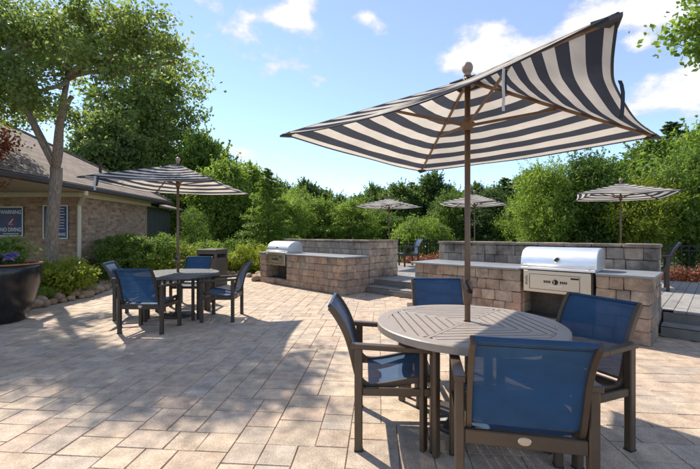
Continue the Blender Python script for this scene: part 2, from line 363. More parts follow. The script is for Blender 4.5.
# ------------------------------------------------------------------ ground, patio, planting bed
g = MB(); G = 420; g.add([(-G, -G, 0), (G, -G, 0), (G, G, 0), (-G, G, 0)], [(0, 1, 2, 3)])
tag(g.build('ground', M['ground'], loc=(0, 0, -.06)), kind='structure')
BED = [(-10.5, 5.7), (-7.2, 6.15), (-6.35, 6.35), (-5.95, 6.75), (-5.8, 7.4), (-5.8, 8.1), (-5.95, 8.8), (-6.25, 9.6), (-6.2, 10.4), (-5.7, 11.2), (-4.9, 11.9), (-4.0, 12.2), (-3.2, 12.0), (-2.85, 11.3), (-2.75, 10.8)]
def in_poly(x, y, P):
    r = False; j = len(P)-1
    for i in range(len(P)):
        if (P[i][1] > y) != (P[j][1] > y) and x < (P[j][0]-P[i][0])*(y-P[i][1])/(P[j][1]-P[i][1])+P[i][0]: r = not r
        j = i
    return r
PATIO = [(-10.5, -3), (9.5, -3), (9.5, -.1), (-1.35, 10.75)] + BED[::-1]
pb = MB(); pb.add([(x, y, -.0085) for x, y in PATIO], [tuple(range(len(PATIO)))])
patio = tag(pb.build('patio', M['grout']), kind='structure')
bedP = BED + [(-2.0, 11.5), (-1.2, 14), (-1.2, 26), (-18, 26), (-18, 5.7)]
bb = MB(); n_ = len(bedP)
bb.add([(x, y, .035) for x, y in bedP]+[(x, y, -.05) for x, y in bedP], [tuple(range(n_))[::-1]]+[(i, (i+1) % n_, n_+(i+1) % n_, n_+i) for i in range(n_)])
tag(bb.build('planting_bed', M['mulch']), kind='structure')
# ashlar paving: rectangles of several sizes on a small grid
rp = random.Random(11); U = .108; TH = R(-4.5); ct, st_ = math.cos(TH), math.sin(TH)
GX, GY = 202, 148; gx0, gy0 = -11.0, -2.8
grid = np.zeros((GX, GY), bool); cells = []
SZ = [(2, 2), (3, 2), (2, 3), (2, 2), (3, 2), (2, 2), (3, 2), (2, 2), (3, 3), (4, 2)]
for j in range(GY):
    for i in range(GX):
        if grid[i, j]: continue
        opts = SZ[:]; rp.shuffle(opts); opts += [(2, 1), (1, 2), (1, 1)]
        for a, b in opts:
            if i+a <= GX and j+b <= GY and not grid[i:i+a, j:j+b].any():
                # keep one-wide slivers rare
                if a*b > 1 and i+a < GX-1 and not grid[i+a, j] and i+a+1 < GX and grid[i+a+1, j] and (a, b) != (1, 2): continue
                break
        grid[i:i+a, j:j+b] = True
        cx = gx0+(i+a/2)*U; cy = gy0+(j+b/2)*U
        cells.append((cx*ct-cy*st_, cx*st_+cy*ct, a, b))
def paver_geo(a, b, seed):
    r = random.Random(seed); hx, hy = a*U/2-.0017, b*U/2-.0017; c = .0035; k = lambda: r.uniform(-.0025, .0025)
    lo = [(-hx, -hy), (hx, -hy), (hx, hy), (-hx, hy)]; lo = [(x+k(), y+k()) for x, y in lo]
    top = [(x-math.copysign(c, x), y-math.copysign(c, y), k()*.5) for x, y in lo]
    vs_ = [(x, y, -.04) for x, y in lo]+[(x, y, -.007) for x, y in lo]+top
    fs = [(8, 9, 10, 11)]+[(i, (i+1) % 4, 4+(i+1) % 4, 4+i) for i in range(4)]+[(4+i, 4+(i+1) % 4, 8+(i+1) % 4, 8+i) for i in range(4)]
    return vs_, fs
pc = {}
pick = []
for (x, y, a, b) in cells:
    if not in_poly(x, y, PATIO): continue
    vis = 0
    if y > 1.9:
        u = 350+370*x/y; v = 235+370*EYE/y
        if -15 < u < 715 and v < 478: vis = a*b/(y**3)
    pick.append((vis, x, y, a, b))
pick.sort(reverse=True)
far = MB()
for q, (vis, x, y, a, b) in enumerate(pick):
    if q < 298 and vis > 0:
        key = (a, b, rp.randrange(3))
        if key not in pc: pc[key] = MB().add(*paver_geo(*key)).mesh('paver', M['paver'])
        o = link('paver', pc[key], patio, (x, y, rp.uniform(-.0015, .0015)), TH)
    else:
        vs_, fs = paver_geo(a, b, rp.random()); dz = rp.uniform(-.0015, .0015)
        far.add([(vx*ct-vy*st_+x, vx*st_+vy*ct+y, vz+dz) for vx, vy, vz in vs_], fs)
tag(far.build('paving', M['paver_far'], patio), kind='stuff')

# ------------------------------------------------------------------ deck with two steps
NF = 5.8                                    # front line of both counters
deck = thing('deck', None, None); tag(deck, kind='structure'); deck.rotation_euler.z = R(-45)
DZ = .31; WALLS = [(-9.6, -5.98), (-4.09, -.58)]
mdk = {}
s = -9.0
while s < 6.2:
    lo, hi = s, s+.135; n0 = 6.83
    for a, b in WALLS:
        if hi > a and lo < b: n0 = 6.985
    if hi > -6.36 and lo < -5.98: n0 = 7.80
    L = 11.3-n0; key = round(L, 3)
    if key not in mdk: mdk[key] = MB().box((0, 0, -.0125), (.1345, L, .025), None, .004).mesh('deck_board', M['deck'])
    link('deck_board', mdk[key], deck, ((lo+hi)/2, n0+L/2, DZ)); s += .140
for a, b in ((-5.97, -4.10), (-.57, 6.2)):
    L = b-a; c = (a+b)/2
    MB().box((c, 6.865, .207), (L, .03, .15), None, .004).build('riser', M['riser'], deck)
    MB().box((c, 6.535, .065), (L, .03, .124), None, .004).build('riser', M['riser'], deck)
    for k in range(2): MB().box((c, 6.57+k*.15+.07, .142), (L, .145, .026), None, .004).build('step_tread', M['deck'], deck)
MB().box((-1.4, 11.2, .15), (15.2, .1, .27)).build('rim_joist', M['riser'], deck)
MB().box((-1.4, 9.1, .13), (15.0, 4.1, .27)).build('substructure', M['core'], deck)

# ------------------------------------------------------------------ grill counters of tumbled block
rb = random.Random(5); blk = {}
def block_mesh(L, H, D, key, mat):
    k = (round(L, 3), round(H, 3), round(D, 3), key, mat)
    if k not in blk:
        m = MB().box((0, 0, 0), (L-.005, D, H-.005), None, .010)
        r = random.Random(hash((k[0], k[1], key)) & 0xffff)
        m.v = [(x+r.uniform(-.006, .006), y+r.uniform(-.006, .006), z+r.uniform(-.005, .005)) for x, y, z in m.v]
        blk[k] = m.mesh('block', M[mat])
    return blk[k]
def courses(parent, p0, dirv, length, z0, rows, rowh, mat, inward, depth=.11, gap=None):
    """lay blocks along a face. p0: start, dirv: unit direction, inward: unit vector into the wall"""
    d = Vector(dirv); inn = Vector(inward); ang = math.atan2(d.y, d.x)
    for r in range(rows):
        x = 0; first = True
        spans = [(0, length)]
        if gap and gap[2] > r >= gap[3]: spans = [(0, gap[0]), (gap[1], length)]
        for a, b in spans:
            x = a
            while x < b-1e-4:
                L = rb.choice([.15, .19, .22, .22, .27, .33])
                if b-x-L < .12: L = b-x
                if L > .44: L = L/2
                c = Vector(p0)+d*(x+L/2)+inn*(depth/2-rb.uniform(0, .010))+Vector((0, 0, z0+(r+.5)*rowh))
                o = link('block', block_mesh(L, rowh, depth, rb.randrange(3), mat), parent, c, ang+rb.uniform(-.012, .012)); x += L
TOP = .87; RH = .167
def counter(s0, s1, g0, g1, label, wing):
    t = thing('grill_counter', label, 'counter', SN(s0, NF), R(-45), None)
    W = s1-s0; a, b = g0-s0, g1-s0; D = .85; WT = 1.19
    X, Y = Vector((1, 0, 0)), Vector((0, 1, 0))
    oa, ob = a+.0, b-.0
    courses(t, (0, 0, .002), X, W, 0, 5, RH, 'block', Y, gap=(oa, ob, 5, 1))
    courses(t, (W, .11, .002), Y, D-.11, 0, 5, RH, 'block', -X)
    courses(t, (0, D, .002), -Y, D-.11, 0, 5, RH, 'block', X)
    # inner cheeks of the grill opening, dark core behind
    courses(t, (oa, .45, .002+RH), -Y, .34, 0, 4, RH, 'block', -X, .09)
    courses(t, (ob, .11, .002+RH), Y, .34, 0, 4, RH, 'block', X, .09)
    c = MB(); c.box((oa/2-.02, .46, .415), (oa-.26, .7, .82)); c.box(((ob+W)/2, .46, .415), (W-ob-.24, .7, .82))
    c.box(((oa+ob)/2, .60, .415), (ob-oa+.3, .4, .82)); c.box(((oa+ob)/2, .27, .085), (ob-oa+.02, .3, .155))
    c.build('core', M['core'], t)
    # back wall standing behind the worktop
    wd = .29
    courses(t, (0, D, .002), X, W, .835, 2, .176, 'block_grey', Y)
    endl = wd if not wing else 1.12
    courses(t, (W, D+.02, .002), Y, endl-.02, 0, 7, 1.19/7, 'block' if wing else 'block_grey', -X)
    courses(t, (0, D+wd, .002), -Y, wd-.11, 0, 7, 1.19/7, 'block_grey', X)
    if wing: courses(t, (W, D+endl, .002), -X, wd, 0, 7, 1.19/7, 'block_grey', -Y)
    courses(t, (W-(wd if wing else 0), D+wd, .002), -X, W-(wd if wing else 0), .31, 5, .176, 'block_grey', -Y)
    m = MB(); m.box((W/2, D+wd/2, .59), (W-.17, wd-.16, 1.18))
    if wing: m.box((W-wd/2-.03, D+endl/2+.05, .59), (wd-.16, endl-.22, 1.18))
    m.build('core', M['core'], t)
    # capstones
    x = -.02
    while x < W+.019:
        L = min(rb.uniform(.30, .42), W+.02-x)
        if W+.02-x-L < .12: L = W+.02-x
        link('capstone', block_mesh(round(L, 2), .056, wd+.05, rb.randrange(3), 'cap'), t, (x+L/2, D+wd/2, 1.219+rb.uniform(-.003, .003)), rb.uniform(-.01, .01)); x += L
    if wing:
        y = D+wd+.028
        while y < D+endl-.05:
            L = min(.40, D+endl+.02-y); link('capstone', block_mesh(round(L, 2), .056, wd+.05, 1, 'cap'), t, (W-wd/2+.004, y+L/2, 1.219), R(90)); y += L
    # stone worktop in pieces round the grill
    for (x0, x1, y0, y1) in ((-.05, a-.006, -.05, D-.01), (b+.006, W+.05, -.05, D-.01), (a-.004, b+.004, .56, D-.01)):
        MB().box(((x0+x1)/2, (y0+y1)/2, TOP-.017), (x1-x0, y1-y0, .034), None, .005).build('worktop', M['slab'], t)
    return t
counter(-9.52, -6.0, -9.2, -8.2, 'long tan block grill counter beside the shrub bed, its wall turning back along the steps', True)
counter(-4.07, -.60, -2.14, -1.17, 'tan block grill counter behind the near round table with blue chairs', False)

def grill(s0, s1, label):
    W = s1-s0-.012; t = thing('gas_grill', label, 'grill', SN((s0+s1)/2, NF, .0), R(-45), 'built-in gas grills'); h = W/2
    # hood: rolled profile with side cheeks
    prof = [(.035, .0), (.025, .035), (.03, .085), (.05, .14), (.085, .195), (.135, .24), (.20, .272), (.27, .288), (.34, .29), (.42, .28), (.48, .255), (.52, .21), (.535, .14), (.54, 0)]
    m = MB(); rows = [[(x, y, TOP+.03+z) for y, z in prof] for x in (-h, -h*.5, 0, h*.5, h)]; m.sweep(rows, 0, True)
    hood = m.build('hood', M['steel'], t, True)
    for sx in (-1, 1):
        vs_ = [(sx*h, y, TOP+.03+z) for y, z in prof]+[(sx*(h-.001+.012), y, TOP+.03+z*.985) for y, z in prof]
        k = len(prof); c = MB(); c.add(vs_, [tuple(range(k))[::sx], tuple(range(k, 2*k))[::-sx]]+[(i, i+1, k+i+1, k+i)[::-sx] for i in range(k-1)])
        c.build('hood_cheek', M['steel'], hood)
    g_ = MB().lathe([(.0, .012), (.036, .012), (.043, .006), (.045, 0)], 24); o = g_.build('thermometer', M['steel_warm'], hood, True, (0, .045, TOP+.145)); o.rotation_euler = (R(66), 0, 0)
    d_ = MB().lathe([(.0, .0135), (.031, .0135)], 24); o2 = d_.build('thermometer_dial', M['iron'], hood, False, (0, .045, TOP+.145)); o2.rotation_euler = (R(66), 0, 0)
    m = MB(); m.tube([(-h+.05, -.03, TOP+.055), (h-.05, -.03, TOP+.055)], .015, 10)
    for x in (-h+.09, h-.09): m.tube([(x, -.03, TOP+.055), (x, .03, TOP+.06)], .009, 8)
    m.build('handle', M['steel'], hood, True)
    MB().box((0, .27, TOP+.012), (W, .56, .035), None, .004).build('firebox_lip', M['steel'], t)
    p = MB().box((0, -.005, .695), (W-.09, .05, .315), None, .006).build('control_panel', M['steel_warm'], t)
    MB().box((0, .27, .70), (W-.06, .5, .30)).build('firebox', M['core'], t)
    for (x, z, w_, h_) in ((-.02, .80, W-.31, .005), (-.02, .585, W-.31, .005)): MB().box((x, -.032, z), (w_, .006, h_)).build('door_edge', M['iron'], p)
    for x in (-h+.135, h-.175): MB().box((x, -.032, .6925), (.005, .006, .21)).build('door_edge', M['iron'], p)
    kb = MB().lathe([(0, .04), (.024, .04), (.028, .03), (.03, .012), (.036, .010), (.038, 0)], 24).build('knob', M['iron'], p, True, (.0, -.03, .70)); kb.rotation_euler = (R(90), 0, 0)
    MB().box((0, -.071, .70), (.006, .004, .05)).build('knob_mark', M['steel'], p)
    for sx in (-1, 1):
        for k in range(4): MB().box((sx*(.07+k*.024), -.031, .70), (.017, .004, .034)).build('dial_print', M['iron'], p)
    MB().box((.245, -.032, .765), (.10, .006, .024), None, .002).build('name_plate', M['iron'], p)
    MB().box((0, -.032, .645), (.17, .006, .012), None, .002).build('trim_strip', M['steel'], p)
    MB().tube([(-h+.10, -.045, .77), (-h+.085, -.055, .745), (-h+.10, -.055, .70), (-h+.085, -.055, .665), (-h+.10, -.045, .64)], .005, 6).build('hook', M['iron'], p, True)
    return t
grill(-9.2, -8.2, 'stainless steel grill built into the counter by the shrub bed')
grill(-2.14, -1.17, 'stainless steel grill built into the counter behind the near round table')

# ------------------------------------------------------------------ fence behind the deck
fence = thing('metal_fence', 'black metal picket fence running behind the deck', 'fence', SN(0, 12.35, 0), R(-45))
pk = MB().box((0, 0, .56), (.018, .018, 1.12)).mesh('picket', M['iron']); po = MB().box((0, 0, .60), (.06, .06, 1.24), None, .006).mesh('fence_post', M['iron'])
for k in range(-11, 8): link('fence_post', po, fence, (k*1.35, 0, 0))
for z in (.12, .98, 1.10): MB().box((-2.0, 0, z), (25.6, .03, .035)).build('rail', M['iron'], fence)
for k in range(-105, 66):
    if k % 10: link('picket', pk, fence, (k*.135, 0, 0))

# ------------------------------------------------------------------ clubhouse
hs = thing('clubhouse', 'brown brick clubhouse with a hipped shingle roof', 'building', (-7.6, 10.4, 0))
def hp(x, y, z=0): return (x+7.6, y-10.4, z)
m = MB(); m.box(hp(-10.8, 10.5, 1.3), (6.4, .2, 2.6)); m.build('wall', M['brick'], hs)
m = MB(); m.box(hp(-7.7, 12.127, 1.3), (.2, 3.05, 2.6)); m.build('wall', M['brick'], hs)
m = MB(); m.box(hp(-10.8, 13.756, 1.3), (6.4, .2, 2.6)); m.build('wall', M['brick'], hs)
# roof shell
E = 2.70; ex, y0, y1, rx = -7.05, 3.6, 14.5, -12.0; sl = .6; rz = E+(ex-rx)*sl; dx = ex-rx
A = [hp(ex, y0, E), hp(ex, y1, E), hp(2*rx-ex, y1, E), hp(2*rx-ex, y0, E), hp(rx, y0+dx, rz), hp(rx, y1-dx, rz)]
lo = [(x, y, z-.04) for x, y, z in A]
roof = MB().add(A, [(0, 1, 5, 4), (1, 2, 5), (2, 3, 4, 5), (3, 0, 4)]).build('roof', M['shingle'], hs)
MB().tube([hp(rx, y0+dx, rz+.01), hp(rx, y1-dx, rz+.01), hp(ex, y1, E+.01)], .05, 6).build('hip_cap', M['shingle'], roof)
MB().tube([hp(-8.3, 12.3, 3.2), hp(-8.3, 12.3, 3.78)], .045, 10).build('vent_pipe', M['gutter'], roof)
m = MB(); zf = E-.09
m.box(hp(ex+.03, (y0+y1)/2, zf), (.10, y1-y0+.2, .13), None, .02); m.build('gutter', M['gutter'], hs)
m = MB(); m.box(hp(-12, y1+.03, zf), (9.8, .08, .13), None, .02); m.build('gutter', M['gutter'], hs)
m = MB(); m.box(hp(-9.5, (y0+y1)/2, 2.585), (4.8, y1-y0-.1, .02)); m.build('soffit', M['cream'], hs)
m = MB(); m.box(hp(-7.555, 12.2, 2.50), (.07, 3.6, .14), None, .01); m.build('frieze_board', M['cream'], hs)
m = MB(); m.box(hp(-10.8, 10.37, 2.50), (6.5, .05, .14), None, .01); m.build('frieze_board', M['cream'], hs)
m = MB(); m.tube([hp(-7.06, 9.9, 2.58), hp(-7.06, 9.9, 2.47), hp(-7.45, 10.25, 2.28), hp(-7.56, 10.33, 2.18), hp(-7.56, 10.33, .05)], .05, 8); m.build('downspout', M['cream'], hs)
for k in range(10): MB().box(hp(-7.62, 13.95+k*.175, 1.2), (.05+.012*(k % 2), .165, 2.4), None, .006).build('board', M['board'], hs)
MB().add([hp(-7.2, 13.95, 2.46), hp(-7.2, 15.9, 2.46), hp(-9.5, 15.9, 3.1), hp(-9.5, 14.6, 3.1), hp(-7.2, 13.95, 2.40), hp(-7.2, 15.9, 2.40), hp(-9.5, 15.9, 3.04), hp(-9.5, 14.6, 3.04)], [(0, 1, 2, 3), (4, 7, 6, 5), (0, 4, 5, 1), (1, 5, 6, 2)]).build('lean_to_roof', M['shingle'], hs)
def text(body, size, mat, parent, loc, sx=1.0, name='lettering'):
    c = bpy.data.curves.new('t', 'FONT'); c.body = body; c.size = size; c.align_x = 'CENTER'; c.align_y = 'CENTER'; c.extrude = .001; c.offset = size*.018
    o = bpy.data.objects.new('t', c); col.objects.link(o); dg = bpy.context.evaluated_depsgraph_get()
    me = bpy.data.meshes.new_from_object(o.evaluated_get(dg)); bpy.data.objects.remove(o); me.materials.clear(); me.materials.append(mat)
    t = link(name, me, parent, loc); t.rotation_euler = (R(90), 0, 0); t.scale = (sx, 1, 1); return t
def sign(x, z0, z1, w, label):
    t = thing('pool_sign', label, 'sign', (x, 10.372, z0)); h = z1-z0
    MB().box((0, 0, h/2), (w, .03, h), None, .004).build('sign_panel', M['navy'], t)
    f = MB(); e = .028
    for (cx, cz, a, b) in ((0, e/2, w, e), (0, h-e/2, w, e), (-w/2+e/2, h/2, e, h-2*e), (w/2-e/2, h/2, e, h-2*e)): f.box((cx, -.019, cz), (a, .008, b))
    f.build('sign_border', M['white'], t); return t, h
t, h = sign(px(11.3, 10.37), 1.33, 2.16, .68, 'navy no diving sign with a red circle on the brick wall')
text('WARNING', .15, M['white'], t, (0, -.017, h*.81), .80)
text('NO DIVING', .15, M['white'], t, (0, -.017, h*.22), .75)
ring = MB()
for k in range(28):
    a0, a1 = 2*math.pi*k/28, 2*math.pi*(k+1)/28
    ring.add([(r*math.cos(a), y, h*.51+r*math.sin(a)) for a in (a0, a1) for r in (.112, .135) for y in (-.0165,)], [(0, 1, 3, 2)])
ring.bar((-.09, -.0165, h*.51+.09), (.09, -.0165, h*.51-.09), .012, .002, (0, 1, 0), 0)
ring.build('ban_circle', M['red'], t)
ic = MB(); ic.bar((-.06, -.0175, h*.51-.03), (-.02, -.0175, h*.51-.055), .02, .002, (0, 1, 0), 0); ic.bar((-.02, -.0175, h*.51-.05), (.06, -.0175, h*.51+.06), .028, .002, (0, 1, 0), 0); ic.bar((-.07, -.0175, h*.51-.085), (.06, -.0175, h*.51-.085), .012, .002, (0, 1, 0), 0)
ic.build('diver_mark', M['white'], t)
MB().box((0, -.0165, h*.085), (.44, .003, .018)).build('fine_print', M['white'], t)
t, h = sign(px(55.8, 10.37), 1.26, 2.20, .70, 'navy pool rules sign on the brick wall behind the tree trunk')
for k in range(8):
    w_ = .46+.1*random.random(); MB().box((0, -.0165, h*(.90-k*.085)), (w_, .003, .018)).build('fine_print', M['white'], t)
text('NO DIVING', .115, M['white'], t, (0, -.017, h*.13), .95)

# ------------------------------------------------------------------ sling chairs
def make_chair(name, frame):
    t = thing(name, '', 'chair'); hw = .302; F = M[frame]
    for sx in (-1, 1):
        for y, zt in ((-.235, .655), (.245, .625)):
            lg = MB().box((sx*hw, y, zt/2), (.046, .052, zt), None, .006).build('leg', F, t)
            MB().box((sx*hw, y, .004), (.05, .056, .012), None, .002).build('foot_cap', M['rubber'], lg)
        a = MB(); a.bar((sx*hw, -.285, .668), (sx*hw, .0, .652), .055, .032); a.bar((sx*hw, -.004, .652), (sx*hw, .275, .640), .055, .032); a.build('arm', F, t)
        pr = [(.285, .425), (.23, .445), (.12, .435), (0, .41), (-.12, .392), (-.19, .40), (-.235, .45), (-.26, .54), (-.285, .64), (-.315, .73), (-.355, .81), (-.405, .885), (-.425, .905)]
        m = MB(); rows = []; xc = sx*(hw-.045); cv = []
        for i in range(len(pr)-1):
            for f in (0, .34, .67):
                P_ = [Vector((0, *pr[max(0, min(len(pr)-1, i+q))])) for q in (-1, 0, 1, 2)]
                cv.append(.5*((2*P_[1])+(P_[2]-P_[0])*f+(2*P_[0]-5*P_[1]+4*P_[2]-P_[3])*f*f+(3*P_[1]-P_[0]-3*P_[2]+P_[3])*f**3))
        cv.append(Vector((0, *pr[-1])))
        for i, c_ in enumerate(cv):
            td = (cv[min(i+1, len(cv)-1)]-cv[max(i-1, 0)]).normalized(); nn = Vector((0, -td.z, td.y))
            rows.append([Vector((xc+a_*.013, c_.y, c_.z))+nn*b_*.020 for a_, b_ in ((-1, -.8), (-.8, -1), (.8, -1), (1, -.8), (1, .8), (.8, 1), (-.8, 1), (-1, .8), (-1, -.8))])
        m.sweep(rows, 0); m.f.append(tuple(range(8))); m.f.append(tuple(len(m.v)-9+q for q in range(8))[::-1])
        m.build('sling_rail', F, t)
        MB().bar((sx*hw, -.21, .375), (sx*hw, .22, .375), .024, .05).build('side_rail', F, t)
        MB().bar((sx*(hw-.02), -.235, .60), (sx*(hw-.05), -.27, .60), .02, .02).build('bracket', F, t)
    MB().bar((-hw+.023, -.235, .375), (hw-.023, -.235, .375), .034, .07, (0, 0, 1), .005).build('rear_bar', F, t)
    MB().bar((-hw+.023, .245, .37), (hw-.023, .245, .37), .03, .05, (0, 0, 1), .005).build('front_bar', F, t)
    bd = MB().lathe([(0, .003), (.018, .003), (.021, 0)], 20).build('badge', M['steel_warm'], t, False, (.0, -.252, .378)); bd.rotation_euler = (R(90), 0, 0); bd.scale = (1.5, 1, 1)
    w = hw-.05
    def sheet(pts, sag, nm):
        m = MB(); rows = []
        for y, z in pts:
            rows.append([(w*k/6, y, z-sag*(1-(k/6)**2)) for k in range(-6, 7)])
        m.sweep(rows, 0, True)
        b = len(m.v); m2 = MB().add(m.v, m.f)
        o = m2.build(nm, M['sling'], t, True); return o
    sheet([(.285, .432), (.23, .452), (.17, .449), (.12, .442), (.06, .43), (0, .416), (-.06, .405), (-.12, .398), (-.17, .395)], .022, 'seat')
    back = MB(); rows = []
    bp = [(-.225, .44), (-.244, .49), (-.26, .54), (-.273, .59), (-.285, .64), (-.30, .69), (-.315, .73), (-.335, .77), (-.355, .81), (-.38, .85), (-.405, .885), (-.425, .907)]
    for i, (y, z) in enumerate(bp):
        rows.append([(w*k/6, y-.028*(1-(k/6)**2)*math.sin(math.pi*min(1, (i+1)/8)), z) for k in range(-6, 7)])
    back.sweep(rows, 0, True); bo = back.build('backrest', M['sling'], t, True)
    MB().tube([(x*w/4, -.425-.0, .908) for x in range(-4, 5)], .013, 8).build('top_bar', M['sling'], bo, True)
    MB().box((0, -.4085, .875), (2*w-.03, .004, .004), Matrix.Rotation(R(-30), 3, 'X')).build('hem_seam', M['strap'], bo)
    MB().tube([(x*w/4, -.222, .44) for x in range(-4, 5)], .008, 8).build('lower_bar', F, bo, True)
    return t
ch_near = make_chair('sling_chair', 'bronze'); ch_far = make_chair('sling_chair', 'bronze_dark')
used = {}
def chair(proto, x, y, facing, label, group, z=0):
    """facing: direction in degrees the sitter looks, 0 = +Y, 90 = +X"""
    o = proto if not used.get(proto.name) else copy_tree(proto); used[proto.name] = 1
    o.location = (x, y, z+.002); o.rotation_euler = (0, 0, R(-facing)); tag(o, label, 'chair', group); return o
TN = (.87, 2.74); TF = (-2.93, 6.3)
GN = 'blue sling chairs round the near table'; GF = 'blue sling chairs round the table by the shrubs'
chair(ch_near, .30, 2.66, 92, 'blue sling chair side on at the near table, open paving behind its back', GN)
chair(ch_near, .895, 2.03, 12, 'blue sling chair seen from behind with an oval badge on its rear bar', GN)
chair(ch_near, 1.46, 2.56, -112, 'blue sling chair between the near table and the grill counter, under its steel grill', GN)
chair(ch_near, .90, 3.48, 182, 'blue sling chair on the counter side of the near table, mostly hidden behind its top', GN)
chair(ch_far, -2.90, 5.38, 3, 'blue sling chair with its back to the open patio at the table by the shrubs', GF)
chair(ch_far, -3.62, 6.28, 75, 'blue sling chair on the stone border side of the table by the shrubs', GF)
chair(ch_far, -2.10, 6.12, -93, 'blue sling chair on the grill side of the table by the shrubs', GF)
chair(ch_far, -3.12, 7.30, 178, 'blue sling chair between the table by the shrubs and the litter bin', GF)
chair(ch_far, 2.0, 12.6, -100, 'blue sling chair on the deck at the top of the steps', 'chairs on the deck', DZ)
chair(ch_far, 5.98, 7.35, -53, 'dark framed chair on the deck under the open striped umbrella beside the counter end', 'chairs on the deck', DZ)

# ------------------------------------------------------------------ round slatted tables
def table(x, y, topm, frm, label, rz=0):
    t = thing('round_table', label, 'table', (x, y, .002), rz, 'round slatted tables'); z = .735
    rim = MB(); rim.lathe([(.585, -.022), (.585, 0), (.657, 0), (.665, -.006), (.665, -.05), (.65, -.05), (.645, -.022), (.585, -.022)], 72, (0, 0, z))
    rim.build('rim', M[topm], t, False)
    Ri = .590
    for k in range(4):
        Mr = Matrix.Rotation(math.pi/2*k, 3, 'Z'); a = .075
        while a < .56:
            b = a+.052
            wa = min(a-.022, math.sqrt(max(0, Ri*Ri-a*a))); wb = min(b-.022, math.sqrt(max(0, Ri*Ri-b*b)))
            if b > .56 : b = .583; wb = min(b-.022, math.sqrt(max(0, Ri*Ri-b*b)))
            P = [(-wa, a), (wa, a), (wb, b), (-wb, b)]
            vs_ = [Mr @ Vector((p, q, z+dz)) for dz in (-.022, -.001) for p, q in P]
            MB().add(vs_, [(3, 2, 1, 0), (4, 5, 6, 7), (0, 1, 5, 4), (1, 2, 6, 5), (2, 3, 7, 6), (3, 0, 4, 7)]).build('slat', M[topm], t); a = b+.012
    for k in range(4):
        th = math.pi/4+math.pi/2*k; d = Vector((math.cos(th), math.sin(th), 0))
        MB().bar(d*.06+Vector((0, 0, z-.0115)), d*.60+Vector((0, 0, z-.0115)), .030, .0225).build('spoke', M[topm], t)
    MB().lathe([(.03, -.02), (.03, .0015), (.095, .0015), (.095, -.02), (.03, -.02)], 32, (0, 0, z)).build('hub_ring', M[topm], t)
    for k in range(4):
        th = math.pi/4+math.pi/2*k; c = Vector((math.cos(th)*.55, math.sin(th)*.55, 0)); Mr = Matrix.Rotation(th, 3, 'Z')
        l = MB(); l.box(c+Mr @ Vector((0, .045, .345)), (.055, .03, .69), Mr, .004); l.box(c+Mr @ Vector((0, -.045, .345)), (.055, .03, .69), Mr, .004)
        l.build('leg', M[frm], t)
    m = MB()
    for k in range(2):
        th = math.pi/4+math.pi/2*k; d = Vector((math.cos(th), math.sin(th), 0)); n = Vector((-d.y, d.x, 0))
        for sg in (-1, 1):
            for e in (-1, 1): m.bar(d*e*.05+n*.03*sg+Vector((0, 0, z-.045-.002*k)), d*e*.64+n*.03*sg+Vector((0, 0, z-.045-.002*k)), .025, .04)
    m.build('underframe', M[frm], t); return t
table(TN[0], TN[1], 'tabletop', 'bronze', 'taupe round slatted table with the big umbrella pole through its top', R(3))
table(TF[0], TF[1], 'darktop', 'bronze_dark', 'charcoal round table in front of the shrub bed', R(8))

